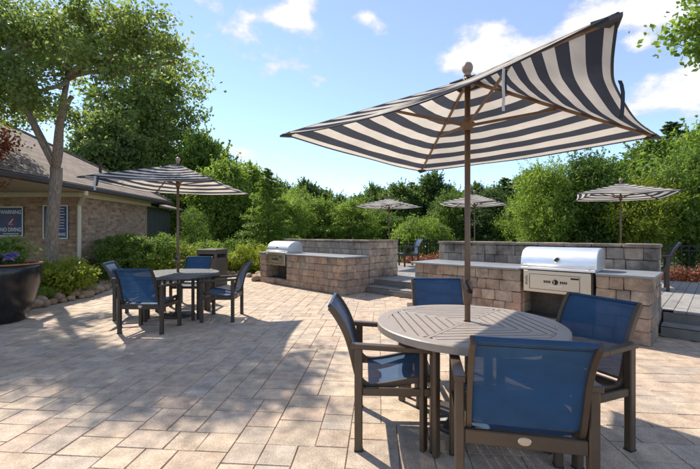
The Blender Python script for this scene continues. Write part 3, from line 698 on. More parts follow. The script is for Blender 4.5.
# ------------------------------------------------------------------ square market umbrellas
def umbrella(loc, corners, zc, za, label, group='striped market umbrellas', hems=None, straps=(), big=True, sag=.03):
    t = thing('market_umbrella', label, 'umbrella', loc, 0, group)
    A_ = Vector((0, 0, za)); C = [Vector((x, y, zc)) for x, y in corners]; NR, NT = 30, 24
    V = []; F = []; ringv = []
    for k in range(4):
        a, b = C[k], C[(k+1) % 4]; pts = (hems or {}).get(k); base = len(V)
        def hem(tt):
            if pts:
                P = [a]+[Vector(p) for p in pts]+[b]; n = len(P)-1
                # uniform Catmull-Rom through the given points
                f = tt*n; i = min(int(f), n-1); u = f-i
                p0, p1, p2, p3 = P[max(i-1, 0)], P[i], P[i+1], P[min(i+2, n)]
                return .5*((2*p1)+(p2-p0)*u+(2*p0-5*p1+4*p2-p3)*u*u+(3*p1-p0-3*p2+p3)*u**3)
            mid = a.lerp(b, tt); inw = -Vector((mid.x, mid.y, 0))
            return mid+inw*.035*4*tt*(1-tt)+Vector((0, 0, -.03*4*tt*(1-tt)))
        for i in range(NR+1):
            r = i/NR
            for j in range(NT+1):
                tt = j/NT; h = hem(tt); st0 = a.lerp(b, tt)
                e = st0.lerp(h, r**1.6) if not pts else st0.lerp(h, r**1.2)
                p = A_.lerp(e, r) if r > 0 else A_.copy()
                p.z -= sag*4*tt*(1-tt)*math.sin(math.pi*r)
                p.z += (.006*math.sin(tt*math.pi*9+k)*r*r*(1-r)*2+.004*math.sin(r*38+tt*11+k*2)*tt*(1-tt)*4*r)
                V.append(p); ringv.append(r)
        for i in range(NR):
            for j in range(NT):
                q = base+i*(NT+1)+j
                F.append((q, q+NT+1, q+NT+2, q+1))
    me = bpy.data.meshes.new('canopy'); me.from_pydata(V, [], F); me.update(); me.polygons.foreach_set('use_smooth', [True]*len(F))
    at = me.attributes.new('ring', 'FLOAT', 'POINT'); at.data.foreach_set('value', ringv); me.materials.append(M['canopy'])
    can = link('canopy', me, t)
    hp_ = MB()
    for k in range(4):
        b0 = k*(NR+1)*(NT+1)+NR*(NT+1); hp_.tube([V[b0+j] for j in range(NT+1)], .0045 if big else .006, 6)
    hp_.build('hem', M['strap'], can, True)
    # vent cap
    vc = MB(); cs = [A_+Vector((c.x*.11, c.y*.11, (c.z-za)*.11+.008)) for c in C]; ap = A_+Vector((0, 0, .016)); vc.add([ap]+cs, [(0, i+1, (i+1) % 4+1) for i in range(4)])
    mv = vc.mesh('vent_cap', M['canopy']); atv = mv.attributes.new('ring', 'FLOAT', 'POINT'); atv.data.foreach_set('value', [0, .11, .11, .11, .11]); link('vent_cap', mv, can)
    pr = .021 if big else .019
    pole = MB().tube([(0, 0, .02), (0, 0, za+.02)], pr, 16).build('pole', M['pole'], t, True)
    MB().lathe([(0, 0), (.024, 0), (.028, .008), (.022, .016), (.026, .024), (.036, .04), (.040, .058), (.038, .076), (.030, .092), (.016, .102), (0, .105)], 20, (0, 0, za+.018)).build('finial', M['finial'], t, True)
    MB().lathe([(.02, -.03), (.05, -.03), (.055, -.015), (.05, .0), (.02, .005)], 20, (0, 0, za-.03)).build('top_hub', M['wood'], t, True)
    zr = za-.34
    MB().lathe([(pr, -.045), (.036, -.045), (.036, -.015), (.052, -.012), (.052, .012), (.036, .016), (.036, .045), (pr, .05)], 20, (0, 0, zr)).build('runner', M['wood'], t, True)
    for k in range(4):
        c = C[k]; d = Vector((c.x, c.y, 0)).normalized(); off = Vector((0, 0, -.018))
        rib = MB().bar(A_+d*.045+off+Vector((0, 0, -.01)), c*.985+A_*.015+off*.6, .016, .026, (0, 0, 1), .003).build('rib', M['wood'], t)
        mid = A_.lerp(c, .46)+off+Vector((0, 0, -.012))
        MB().bar(Vector((0, 0, zr))+d*.045, mid, .014, .02, (0, 0, 1), .003).build('strut', M['wood'], rib)
        pt = MB(); pd = Vector((-d.y, d.x, 0)); tip = c+Vector((0, 0, -.008)); bk = A_.lerp(c, .955)+Vector((0, 0, -.012))
        pt.add([tip+d*.02, bk+pd*.05, bk-pd*.05, tip+d*.02+Vector((0, 0, -.014)), bk+pd*.05+Vector((0, 0, -.02)), bk-pd*.05+Vector((0, 0, -.02))], [(0, 1, 2), (3, 5, 4), (0, 3, 4, 1), (1, 4, 5, 2), (2, 5, 3, 0)]).build('corner_pocket', M['strap'], can)
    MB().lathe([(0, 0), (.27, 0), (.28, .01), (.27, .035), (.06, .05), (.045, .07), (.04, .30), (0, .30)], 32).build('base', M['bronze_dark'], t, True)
    if big:
        MB().lathe([(pr, -.10), (.030, -.10), (.034, -.06), (.040, .03), (.038, .055), (pr, .07)], 16, (0, 0, .965)).build('pole_joint', M['pole'], t, True)
        kn = MB(); kn.tube([(0, -.03, .965), (0, -.075, .965)], .014, 10); kn.tube([(0, -.07, .965), (-.03, -.075, 1.03), (-.028, -.075, 1.05)], .009, 8); kn.build('tilt_knob', M['iron'], t, True)
    for (pth, wd, mt) in straps:
        sm = MB(); P = [Vector(p) for p in pth]; rows = []
        for i, p in enumerate(P): rows.append([p+Vector((-wd/2, 0, 0)), p+Vector((wd/2, 0, 0))])
        for dy in (0, .0025): sm.sweep([[q+Vector((0, dy, 0)) for q in r] for r in rows], 0, dy > 0)
        sm.build('tie_strap', M[mt], can)
    return t
x0, y0_ = TN
hemN = {3: [(1.00-x0, 1.41-y0_, 2.02), (1.185-x0, 1.64-y0_, 2.02), (1.65-x0, 2.13-y0_, 2.03)]}
umbrella((x0, y0_, .003), [(1.46, .05), (-.04, 1.61), (-1.37, .0), (.03, -1.5)], 2.12, 2.53, 'large navy and cream striped umbrella standing through the near round table', hems={3: hemN[3], 2: [(-1.37*.75+.03*.25, -1.5*.25, 2.055), (-.68, -.76, 2.025), (-1.37*.25+.03*.75, -1.5*.75, 2.045)]},
    straps=[([(.632-x0, 1.52-y0_, 2.06), (.630-x0, 1.518-y0_, 2.03), (.628-x0, 1.515-y0_, 1.99), (.633-x0, 1.522-y0_, 1.94), (.630-x0, 1.52-y0_, 1.90), (.631-x0, 1.52-y0_, 1.885)], .011, 'strap_light'),
            ([(.645-x0, 1.535-y0_, 2.06), (.638-x0, 1.53-y0_, 2.02), (.645-x0, 1.54-y0_, 1.97)], .018, 'strap'),
            ([(1.18-x0, 1.64-y0_, 2.06), (1.20-x0, 1.645-y0_, 2.062), (1.212-x0, 1.65-y0_, 2.045), (1.218-x0, 1.65-y0_, 2.01), (1.217-x0, 1.65-y0_, 1.96), (1.21-x0, 1.645-y0_, 1.915), (1.205-x0, 1.645-y0_, 1.895)], .017, 'strap')])
umbrella((TF[0], TF[1], .003), [(.90, 1.17), (-.82, .85), (-.86, -1.14), (.90, -.77)], 2.19, 2.57, 'navy and white striped umbrella over the table by the shrub bed',
    straps=[([(-.66, -1.09, 2.2), (-.66, -1.10, 2.1), (-.655, -1.1, 2.0)], .03, 'strap_light'), ([(-.62, -1.08, 2.2), (-.63, -1.09, 2.12), (-.64, -1.09, 2.06)], .03, 'strap')])
umbrella((px(389, 12.3), 12.3, DZ), [(1.15, .25), (-.2, 1.15), (-1.15, -.2), (.2, -1.15)], 2.0, 2.27, 'pale striped umbrella on the deck beside the steps, over the left counter wall', big=False)
umbrella((px(474.5, 11.1), 11.1, DZ), [(1.15, .25), (-.25, 1.15), (-1.15, -.2), (.2, -1.15)], 1.98, 2.28, 'pale striped umbrella on the deck behind the wall of the near grill counter', big=False)
umbrella((6.4, 8.75, DZ), [(1.42, .62), (-.35, 1.25), (-1.42, -.62), (.35, -1.25)], 1.97, 2.28, 'striped umbrella on the deck behind the counter end, dark stripes and terracotta finial showing', big=False)

# ------------------------------------------------------------------ litter bin
b = thing('litter_bin', 'bronze square litter bin with an open slot standing by the shrubs', 'litter bin', (-3.72, 10.0, .002), R(-12))
m = MB()
for (cx, cy, cz, a, c, e) in ((0, -.27, .33, .56, .02, .66), (0, .27, .33, .56, .02, .66), (-.27, 0, .33, .02, .52, .66), (.27, 0, .33, .02, .52, .66), (0, 0, .02, .52, .52, .04)): m.box((cx, cy, cz), (a, c, e))
m.build('bin_body', M['bin'], b)
m = MB()
for sx in (-1, 1):
    for sy in (-1, 1): m.box((sx*.255, sy*.255, .80), (.06, .06, .28), None, .004)
m.box((0, -.262, .70), (.45, .03, .08)); m.box((0, -.262, .90), (.45, .03, .08)); m.box((0, .262, .80), (.45, .03, .28)); m.box((-.262, 0, .80), (.03, .45, .28)); m.box((.262, 0, .71), (.03, .45, .1)); m.box((.262, 0, .90), (.03, .45, .08))
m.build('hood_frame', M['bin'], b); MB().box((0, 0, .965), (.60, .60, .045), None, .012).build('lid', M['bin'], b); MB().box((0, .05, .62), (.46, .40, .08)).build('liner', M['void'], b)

# ------------------------------------------------------------------ foliage tools
rng = np.random.default_rng(4)
def leaves(name, P, L, W, mat, up=.5, out=None, outw=0., seed=0, fold=0.):
    r = np.random.default_rng(seed); n = len(P)
    nrm = r.normal(size=(n, 3)); nrm[:, 2] += up*1.5
    if out is not None: nrm += out*outw
    nrm /= np.linalg.norm(nrm, axis=1)[:, None]
    a = r.normal(size=(n, 3)); a -= nrm*(a*nrm).sum(1)[:, None]; a /= np.linalg.norm(a, axis=1)[:, None]; b = np.cross(nrm, a)
    s_ = r.uniform(.65, 1.3, n)[:, None]; l = a*L*s_/2; w = b*W*s_/2
    V = np.stack([P-l, P-l*.1+w-nrm*W*.12, P+l, P-l*.1-w-nrm*W*.12], 1).reshape(-1, 3).astype(np.float32)
    me = bpy.data.meshes.new(name); me.vertices.add(4*n); me.vertices.foreach_set('co', V.ravel())
    me.loops.add(4*n); me.loops.foreach_set('vertex_index', np.arange(4*n, dtype=np.int32)); me.polygons.add(n)
    me.polygons.foreach_set('loop_start', np.arange(0, 4*n, 4, dtype=np.int32)); me.polygons.foreach_set('loop_total', np.full(n, 4, np.int32))
    me.update(calc_edges=True); me.materials.append(mat); return me
def blob_points(blobs, n_clump, per, sig, seed, inner=.45):
    """leaf positions in clumps spread through the outer part of several ellipsoids"""
    r = np.random.default_rng(seed); B = np.array(blobs, float); vol = (B[:, 3]*B[:, 4]*B[:, 5])**(2/3); pr = vol/vol.sum()
    k = r.choice(len(B), n_clump, p=pr); d = r.normal(size=(n_clump, 3)); d /= np.linalg.norm(d, axis=1)[:, None]
    rad = inner+(1-inner)*r.random(n_clump)**.55
    C = B[k, :3]+d*rad[:, None]*B[k, 3:6]
    sg = sig*r.uniform(.6, 1.5, n_clump)
    cnt = r.integers(int(per*.5), int(per*1.5)+1, n_clump)
    P = np.repeat(C, cnt, 0); S = np.repeat(sg, cnt)[:, None]; O = np.repeat(d, cnt, 0)
    P = P+r.normal(size=P.shape)*S*np.array([1, 1, .62]); return P, O, C
def limb(m, p0, p1, r0, r1, seed, n=7, wob=.12, seg=7):
    r = random.Random(seed); p0 = Vector(p0); p1 = Vector(p1); L = (p1-p0).length; pts = []; rad = []
    w = Vector((r.uniform(-1, 1), r.uniform(-1, 1), r.uniform(-.3, .6)))*wob*L; w2 = Vector((r.uniform(-1, 1), r.uniform(-1, 1), 0))*wob*.5*L
    for i in range(n):
        f = i/(n-1); pts.append(p0.lerp(p1, f)+w*math.sin(math.pi*f)+w2*math.sin(2*math.pi*f)); rad.append(r0+(r1-r0)*f)
    m.tube(pts, rad, seg); return pts
def tree_mesh(name, seed, H, rw, z0, mat, nclump, per, sig, L, W, nb=9, trunk_r=.16, shape='round'):
    r = random.Random(seed); blobs = []
    for k in range(nb):
        f = (k+.5)/nb; zc = z0+(H-z0)*(.12+.76*f)
        prof = math.sin(math.pi*min(1, .18+.74*f)) if shape == 'round' else (1.05-.85*f)
        a = 2.4*k+r.uniform(-.5, .5); off = rw*prof*.52*r.uniform(.6, 1.1); rr = rw*r.uniform(.26, .46)*(.55+.5*prof)
        blobs.append((math.cos(a)*off, math.sin(a)*off, zc, rr, rr, rr*r.uniform(.62, .85)))
    P, O, C = blob_points(blobs, nclump, per, sig, seed)
    q = np.random.default_rng(seed+5); ns = nclump//2; idx = q.integers(0, len(C), ns); cen = np.array([0, 0, (z0+H)/2])
    dr = C[idx]-cen; dr /= np.linalg.norm(dr, axis=1)[:, None]; dr += q.normal(size=dr.shape)*.45+np.array([0, 0, .45]); dr /= np.linalg.norm(dr, axis=1)[:, None]
    tt = q.random((ns, 22)); ln = rw*q.uniform(.14, .42, ns)
    SP = (C[idx][:, None, :]+dr[:, None, :]*(tt*ln[:, None])[:, :, None]+q.normal(size=(ns, 22, 3))*.035*rw*(1.1-tt)[:, :, None]).reshape(-1, 3)
    P = np.concatenate([P, SP]); O = np.concatenate([O, np.repeat(dr, 22, 0)]); P[:, 2] = np.maximum(P[:, 2], .05)
    cm_ = leaves(name, P, L, W, mat, .5, O, .7, seed)
    tm = MB(); top = z0+(H-z0)*.75
    limb(tm, (0, 0, -.1), (r.uniform(-.2, .2), r.uniform(-.2, .2), top), trunk_r, trunk_r*.25, seed, 9, .025, 9)
    for b_ in blobs: limb(tm, (0, 0, max(z0*.6, b_[2]-rw*.7)), b_[:3], trunk_r*.42, trunk_r*.1, seed+int(b_[2]*100), 6, .08, 6)
    for c in C[::max(1, len(C)//60)]:
        b_ = min(blobs, key=lambda q: (q[0]-c[0])**2+(q[1]-c[1])**2+(q[2]-c[2])**2); limb(tm, b_[:3], c, trunk_r*.14, trunk_r*.04, int(c[2]*1000) & 999, 4, .06, 5)
    return cm_, tm.mesh('trunk', M['bark'], True), H, rw
def conifer_mesh(name, seed, H, rw, z0, mat, nbr, per, L, W, droop=.25, trunk_r=.12, power=.8):
    r = np.random.default_rng(seed); P = []; tm = MB(); tm.tube([(0, 0, -.1), (.03, 0, H*.5), (0, .02, H)], [trunk_r, trunk_r*.6, .015], 8)
    for k in range(nbr):
        f = (k+.5)/nbr; z = z0+(H-z0)*f; ln = rw*((1-f)**power)*r.uniform(.7, 1.12)+.08*rw; a = 2.399*k+r.uniform(-.4, .4); d = np.array([math.cos(a), math.sin(a), 0]); pd = np.array([-d[1], d[0], 0])
        n = max(6, int(per*(.25+.75*ln/rw))); q = r.random(n)**.7; rise = r.uniform(.0, .35)
        pos = np.outer(q*ln, d)+np.outer(r.normal(size=n)*.16*ln*(1.05-q*.6), pd); pos[:, 2] = z+rise*ln*q-droop*ln*q*q+r.normal(size=n)*.05*ln
        P.append(pos)
        if k % 2 == 0: tm.tube([(0, 0, z), tuple(d*ln*.5+np.array([0, 0, z+rise*ln*.5-droop*ln*.25])), tuple(d*ln*.9+np.array([0, 0, z+rise*ln*.9-droop*ln*.81]))], [trunk_r*.3*(1-f*.7), trunk_r*.18*(1-f*.7), .006], 5)
    P = np.concatenate(P); return leaves(name, P, L, W, mat, .8, None, 0, seed), tm.mesh('trunk', M['bark'], True), H, rw
def plant(name, kind, x, y, label, cat, group=None, h=None, w=None, mat=None, rz=None, z=.03, part=('crown', 'trunk')):
    cm_, tm_, H, rw = kind; t = thing(name, label, cat, (x, y, z), (rz if rz is not None else rng.uniform(0, 6.28)), group)
    sz = (h or H)/H; sw = (w or rw)/rw; t.scale = (sw, sw, sz)
    c = link(part[0], cm_, t); link(part[1], tm_, t)
    if mat: c.material_slots[0].link = 'OBJECT'; c.material_slots[0].material = mat
    return t
def shrub_mesh(name, seed, rx, ry, rz_, mat, nclump, per, sig, L, W, inner=.7, dome=True, blobs=None):
    r = random.Random(seed)
    if blobs is None:
        blobs = [(0, 0, rz_*.5, rx*.82, ry*.82, rz_*.48)]
        for k in range(7):
            a = 2*math.pi*k/7+r.uniform(-.3, .3); blobs.append((math.cos(a)*rx*.55, math.sin(a)*ry*.55, rz_*r.uniform(.3, .62), rx*.42, ry*.42, rz_*r.uniform(.28, .36)))
    P, O, C = blob_points(blobs, nclump, per, sig, seed, inner); P[:, 2] = np.abs(P[:, 2])
    me = leaves(name, P, L, W, mat, .45, O, .9, seed); tm = MB()
    for k in range(6):
        a = k*1.05; limb(tm, (math.cos(a)*.04, math.sin(a)*.04, -.03), (math.cos(a)*rx*.5, math.sin(a)*ry*.5, rz_*.6), .02, .006, seed+k, 5, .1, 5)
    return me, tm.mesh('stem', M['bark'], True), rz_, rx
ST = ('foliage', 'stem')

# ------------------------------------------------------------------ the shade tree beside the clubhouse
tr = thing('shade_tree', 'tall forked shade tree in front of the brick wall with the signs', 'tree', (px(50, 8.3), 8.3, .03))
tm = MB(); fk = (.12, .03, 2.85)
tm.tube([(-.02, 0, -.1), (0, 0, .15)]+[(.03*k/16+.09*(k/16)**2, .03*k/16, .3+2.4*k/16) for k in range(17)]+[fk], [.20, .155]+[.135-.02*k/16 for k in range(17)]+[.12], 20)
MBL = []
for i, (e, r0) in enumerate((((-.75, .1, 4.5), .075), ((.2, .4, 4.6), .055), ((.85, -.6, 4.6), .08), ((-.2, -.8, 5.0), .05))):
    ps = limb(tm, (fk[0], fk[1], fk[2]-.1), e, r0, r0*.6, 40+i, 8, .06, 10); MBL.append(e)
blobs = [(-1.2, .0, 5.9, 1.3, 1.1, .7), (-.5, -.3, 5.7, 1.0, .9, .6), (.5, -.6, 5.4, .8, .7, .45), (1.8, -1.2, 5.4, .8, .7, .45), (2.8, -1.4, 5.1, .7, .6, .45), (2.3, -1.5, 4.5, .65, .6, .38), (3.3, -1.1, 4.7, .55, .5, .35), (1.3, -.9, 5.0, .6, .6, .4),
         (-1.9, -.4, 5.0, 1.1, 1.0, .7), (-.9, -.7, 4.4, .8, .7, .4), (.2, -.9, 4.5, .7, .6, .42), (.8, -1.3, 4.0, .5, .45, .28), (-1.6, .9, 4.4, .8, .9, .4), (-2.6, .4, 5.9, 1.1, 1.1, .7), (-.2, .5, 4.2, .6, .6, .3)]
P, O, C = blob_points(blobs, 430, 88, .15, 21, .1)
for i, b_ in enumerate(blobs):
    e = min(MBL, key=lambda q: (q[0]-b_[0])**2+(q[1]-b_[1])**2+(q[2]-b_[2])**2); limb(tm, e, b_[:3], .055, .02, 60+i, 7, .1, 7)
for i, c in enumerate(C[::4]):
    b_ = min(blobs, key=lambda q: (q[0]-c[0])**2+(q[1]-c[1])**2+(q[2]-c[2])**2); limb(tm, b_[:3], c, .018, .005, 90+i, 4, .1, 5)
link('crown', leaves('crown', P, .085, .05, M['leaf_tree'], .35, O, .4, 3), tr); rq = random.Random(77); tm.v = [(x+rq.uniform(-.008, .008), y+rq.uniform(-.008, .008), z) if z < 3.2 else (x, y, z) for x, y, z in tm.v]
tm.build('trunk', M['bark'], tr, True)

# red-leaved maple reaching in from beside the planter
tr = thing('red_maple', 'small red leaved maple leaning in over the planter', 'tree', (-8.6, 7.6, .03))
tm = MB(); limb(tm, (0, 0, -.1), (.3, 0, 2.4), .08, .05, 5, 8, .05, 9); bl = []
for i, (a, b_, c) in enumerate(((.75, .1, 2.95), (1.15, -.1, 3.25), (.2, .5, 3.5), (-.5, .2, 3.1), (.5, -.6, 3.4), (1.05, -.25, 2.35), (-.2, -.2, 3.8))):
    limb(tm, (.3, 0, 2.3), (a, b_, c), .03, .01, i+3, 6, .1, 6); bl.append((a, b_, c, .55, .5, .28))
P, O, C = blob_points(bl, 120, 55, .14, 8, .2)
link('crown', leaves('crown', P, .075, .045, M['leaf_maroon'], .6, None, 0, 9), tr); tm.build('trunk', M['bark'], tr, True)

# tree over the deck whose branch enters at the top right
tr = thing('deck_tree', 'leafy tree beyond the deck with bright branches hanging high', 'tree', (9.6, 7.0, 0))
tm = MB(); limb(tm, (0, 0, -.1), (-.2, .1, 4.6), .16, .08, 15, 8, .03, 9); bl = []
for i, (a, b_, c) in enumerate(((-2.95, -.2, 5.15), (-1.6, .2, 6.2), (0, .5, 6.8), (.9, 0, 5.8), (-2.0, .3, 6.7), (-1.0, -.9, 5.3), (.2, -1, 6.0))):
    limb(tm, (-.2, .1, 4.4), (a, b_, c), .06, .02, i+30, 6, .1, 6); bl.append((a, b_, c, .7, .7, .55))
P, O, C = blob_points(bl, 170, 80, .18, 18, .2)
link('crown', leaves('crown', P, .12, .075, M['leaf_bright'], .4, O, .3, 19), tr); tm.build('trunk', M['bark'], tr, True)

# ------------------------------------------------------------------ tree kinds
K_round = [tree_mesh('crown', 100+k, 8, 3.0, 1.2, M['leaf_far'], 680, 40, .28, .22, .14, 20) for k in range(3)]
K_low = [tree_mesh('crown', 120+k, 5, 2.6, .1, M['leaf_mid'], 560, 46, .18, .14, .07, 22, .09) for k in range(3)]
K_airy = tree_mesh('crown', 126, 5, 2.6, .3, M['leaf_bright'], 420, 60, .26, .17, .05, 26, .08)
K_big = tree_mesh('crown', 131, 12, 4, 2.0, M['leaf_tree'], 560, 50, .24, .19, .115, 34, .22)
K_pine = [conifer_mesh('crown', 140+k, 11, 2.4, 2.5, M['leaf_dark'], 120, 150, .30, .12, .1, .17, .62) for k in range(2)]
K_soft = conifer_mesh('crown', 150, 4.4, 1.55, .2, M['leaf_bright'], 110, 170, .16, .045, .12, .07, .75)
K_dome = shrub_mesh('foliage', 160, 1.0, 1.0, 2.4, M['leaf_dark'], 700, 18, .07, .07, .03, .8, blobs=[(0, 0, .8, 1, 1, .85), (0, 0, 1.45, .78, .78, .8), (0, 0, 1.9, .5, .5, .55)])
K_bush = [shrub_mesh('foliage', 170+k, 1, 1, 1, M['leaf_bright'], 330, 26, .08, .075, .04, .6) for k in range(3)]
K_round_bush = shrub_mesh('foliage', 180, 1.6, 1.4, 2.1, M['leaf_bright'], 900, 28, .13, .13, .045, .65)
K_lime = [shrub_mesh('foliage', 190+k, .8, .7, .75, M['leaf_lime'], 300, 30, .07, .075, .032, .5) for k in range(2)]
hb = [(x*.42, y*.4, .45+.06*((x*7+y*3) % 3), .5, .46, .62+.05*((x+2*y) % 3)) for x in range(-2, 3) for y in range(-1, 2)]
K_hedge = shrub_mesh('foliage', 195, 1.35, .85, 1.15, M['leaf_bright'], 1300, 32, .05, .055, .032, .8, blobs=hb)
K_red = [shrub_mesh('foliage', 200+k, .55, .55, .5, M['leaf_red'], 130, 24, .06, .06, .035, .5) for k in range(2)]

# shrubs in the bed by the clubhouse
plant('lime_shrub', K_lime[0], -6.42, 8.15, 'bright lime shrub behind the stone border under the forked tree', 'shrub', h=.86, w=.78, part=ST)
plant('lime_shrub', K_lime[1], -6.95, 9.2, 'low lime shrub between the forked tree and the downspout', 'shrub', h=.62, w=.6, part=ST)
plant('leafy_plant', K_bush[0], -6.2, 7.35, 'small green plant tucked behind the stones beside the black planter', 'plant', h=.32, w=.3, part=ST)
plant('clipped_hedge', K_hedge, -6.45, 11.4, 'dark green clipped hedge against the brick wall with the downspout', 'hedge', h=1.28, w=1.35, rz=R(70), part=ST)
plant('green_shrub', K_bush[1], -6.75, 9.95, 'dark low shrub at the foot of the downspout', 'shrub', h=.55, w=.6, mat=M['leaf_mid'], part=ST)
plant('mixed_shrub', K_bush[2], -5.45, 12.3, 'rounded shrub with reddish tips beside the clipped hedge', 'shrub', h=1.05, w=.8, mat=M['leaf_lime'], part=ST)
plant('lime_shrub', K_lime[1], -5.75, 11.6, 'spreading yellow green shrub in front of the clipped hedge', 'shrub', h=.66, w=.85, part=ST)
plant('lime_shrub', K_lime[0], -4.75, 12.6, 'yellow green shrub behind the umbrella pole of the far table', 'shrub', h=.85, w=.85, part=ST)
plant('dome_shrub', K_dome, -6.55, 15.4, 'tall dark dome shaped shrub beside the wooden boards', 'shrub', h=2.42, w=.80, mat=M['leaf_mid'], part=ST)
plant('lime_shrub', K_lime[1], -3.95, 12.9, 'yellow green shrub behind the litter bin', 'shrub', h=.75, w=.7, part=ST)
for (x, y, h_, w_, lb, mt) in ((-5.3, 14.2, 1.15, .9, 'green shrub in front of the tall dome shrub', 'leaf_bright'), (-3.4, 13.2, 1.1, .75, 'bright green bush between the litter bin and the grill', 'leaf_lime'), (-4.4, 14.8, 1.25, .8, 'round mid green bush behind the litter bin', 'leaf_mid'),
        (-2.75, 12.7, .9, .6, 'small lime bush touching the back of the left counter', 'leaf_lime'), (-3.6, 15.5, 1.2, .9, 'bright bush at the foot of the feathery tree', 'leaf_bright')):
    plant('green_bush', K_bush[int(abs(x*10)) % 3], x, y, lb, 'bush', h=h_, w=w_, mat=M[mt], part=ST)
plant('feathery_tree', K_soft, px(268, 15.5), 15.5, 'pale feathery conical tree behind the left grill', 'tree', h=4.1, w=1.5)
plant('round_bush', K_round_bush, px(421, 17), 17, 'round bright green bush beyond the fence at the top of the steps', 'bush', h=2.35, w=1.45, z=-.05)
for k, s_ in enumerate((-8.2, -7.3, -6.2, -5.3, -4.4, -2.0, -.9, .1, 1.0, 1.9, 2.8, 3.7)):
    p = SN(s_, 11.75+.12*(k % 2)); plant('red_shrub', K_red[k % 2], p.x, p.y, 'low red leaved shrub along the fence', 'shrub', 'red shrubs along the fence', h=.66+.08*(k % 3), w=.58, z=0, part=ST)

# trees: (centre column, distance, height, half width, kind, material, label, group)
GW = 'woodland trees behind the garden'; WL = 'dark woodland tree in the skyline behind the garden'
T = [
 (204, 25.0, 8.6, 2.6, K_round[0], 'leaf_bright', 'dense green tree rising behind the tall dome shrub', None),
 (146, 30, 17.5, 5.8, K_big, 'leaf_tree', 'tall broad tree rising behind the clubhouse roof and the dark boards', None),
 (172, 26, 4.2, 2.4, K_low[0], 'leaf_bright', 'low thicket tree behind the wooden boards', None),
 (212, 27, 4.4, 2.4, K_low[2], 'leaf_bright', 'low thicket tree behind the tall dome shrub', None),
 (236, 29, 4.6, 2.6, K_low[1], 'leaf_mid', 'low thicket tree behind the bright tree beside the feathery one', None),
 (108, 24.0, 9.5, 3.0, K_round[0], 'leaf_tree', 'tree peeping over the shingle roof behind the vent pipe', None),
 (226, 19.5, 5.6, 1.9, K_round[2], 'leaf_bright', 'bright tree between the dense tree and the feathery tree', None),
 (247, 22.0, 5.6, 2.0, K_round[1], 'leaf_bright', 'pale green tree directly behind the feathery tree', None),
 (288, 19.0, 3.6, 1.9, K_airy, 'leaf_bright', 'bright spreading tree just to the wall side of the feathery tree', None),
 (320, 20.5, 3.5, 2.0, K_low[1], 'leaf_bright', 'bright thicket tree over the middle of the left counter wall', None),
 (352, 20.0, 3.4, 1.8, K_low[2], 'leaf_bright', 'bright thicket tree under the pale umbrella by the steps', None),
 (378, 21.5, 3.2, 1.8, K_low[0], 'leaf_mid', 'thicket tree between the pale umbrella and the round bush', None),
 (300, 23.5, 4.5, 2.2, K_low[2], 'leaf_bright', 'taller thicket tree behind the left counter wall', None),
 (265, 24.0, 5.0, 2.2, K_low[1], 'leaf_mid', 'thicket tree behind the left grill', None),
 (455, 21.0, 4.0, 2.1, K_low[1], 'leaf_mid', 'dull green tree behind the pole of the big umbrella', None),
 (492, 20.0, 4.0, 2.0, K_low[2], 'leaf_dark', 'dark tree between the two deck umbrellas', None),
 (548, 15.5, 4.6, 1.9, K_airy, 'leaf_bright', 'bright airy tree behind the near grill', None),
 (590, 15.5, 5.0, 2.1, K_low[1], 'leaf_mid', 'bright tree behind the striped deck umbrella', None),
 (520, 18.0, 3.4, 1.5, K_low[2], 'leaf_bright', 'low bright tree at the dark end of the near counter wall', None),
 (640, 14.0, 3.6, 1.7, K_airy, 'leaf_lime', 'bright leafy tree by the fence behind the counter end', None),
 (688, 14.5, 5.3, 2.0, K_low[0], 'leaf_bright', 'bright tree over the fence beyond the red shrubs', None),
 (655, 18.0, 6.4, 2.3, K_round[2], 'leaf_mid', 'mid green tree above the striped deck umbrella', None),
 (720, 17.0, 7.2, 2.5, K_round[0], 'leaf_bright', 'tall bright tree at the end of the fence', None),
 (672, 25.0, 9.0, 2.4, K_pine[0], 'leaf_dark', 'dark pine standing above the bright trees by the fence end', None),
 (560, 24.0, 5.2, 2.6, K_round[1], 'leaf_mid', 'rounded tree behind the bright airy tree', None),
 (610, 23.0, 6.0, 2.5, K_round[0], 'leaf_mid', 'rounded tree behind the striped deck umbrella tree', None),
]
rt = random.Random(9)
for u in range(282, 560, 19):
    d = rt.uniform(31, 38); hpx = 50+8*math.sin(u*.05)+rt.uniform(-6, 6)+(10 if 430 < u < 540 else 0)
    T.append((u+rt.uniform(-6, 6), d, EYE+hpx*d/370, rt.uniform(1.7, 2.5), K_pine[u % 2] if u % 5 == 0 else K_round[u % 3], 'leaf_far', 'dark pointed pine in the woodland skyline behind the garden' if u % 5 == 0 else WL, 'pines behind the garden' if u % 5 == 0 else GW))
for u in range(-20, 800, 38):
    d = rt.uniform(42, 50); T.append((u, d, EYE+44*d/370+rt.uniform(-.5, .5), 3.6, K_round[u % 3], 'leaf_far', 'distant rounded tree closing the view behind the skyline trees', 'distant trees closing the view'))
for i, (u, d, h_, w_, kd, mt, lb, gp) in enumerate(T):
    plant('pine_tree' if kd in K_pine else 'broadleaf_tree', kd, px(u, d), d, lb, 'tree', gp, h=h_, w=w_, mat=M[mt], z=-.05)

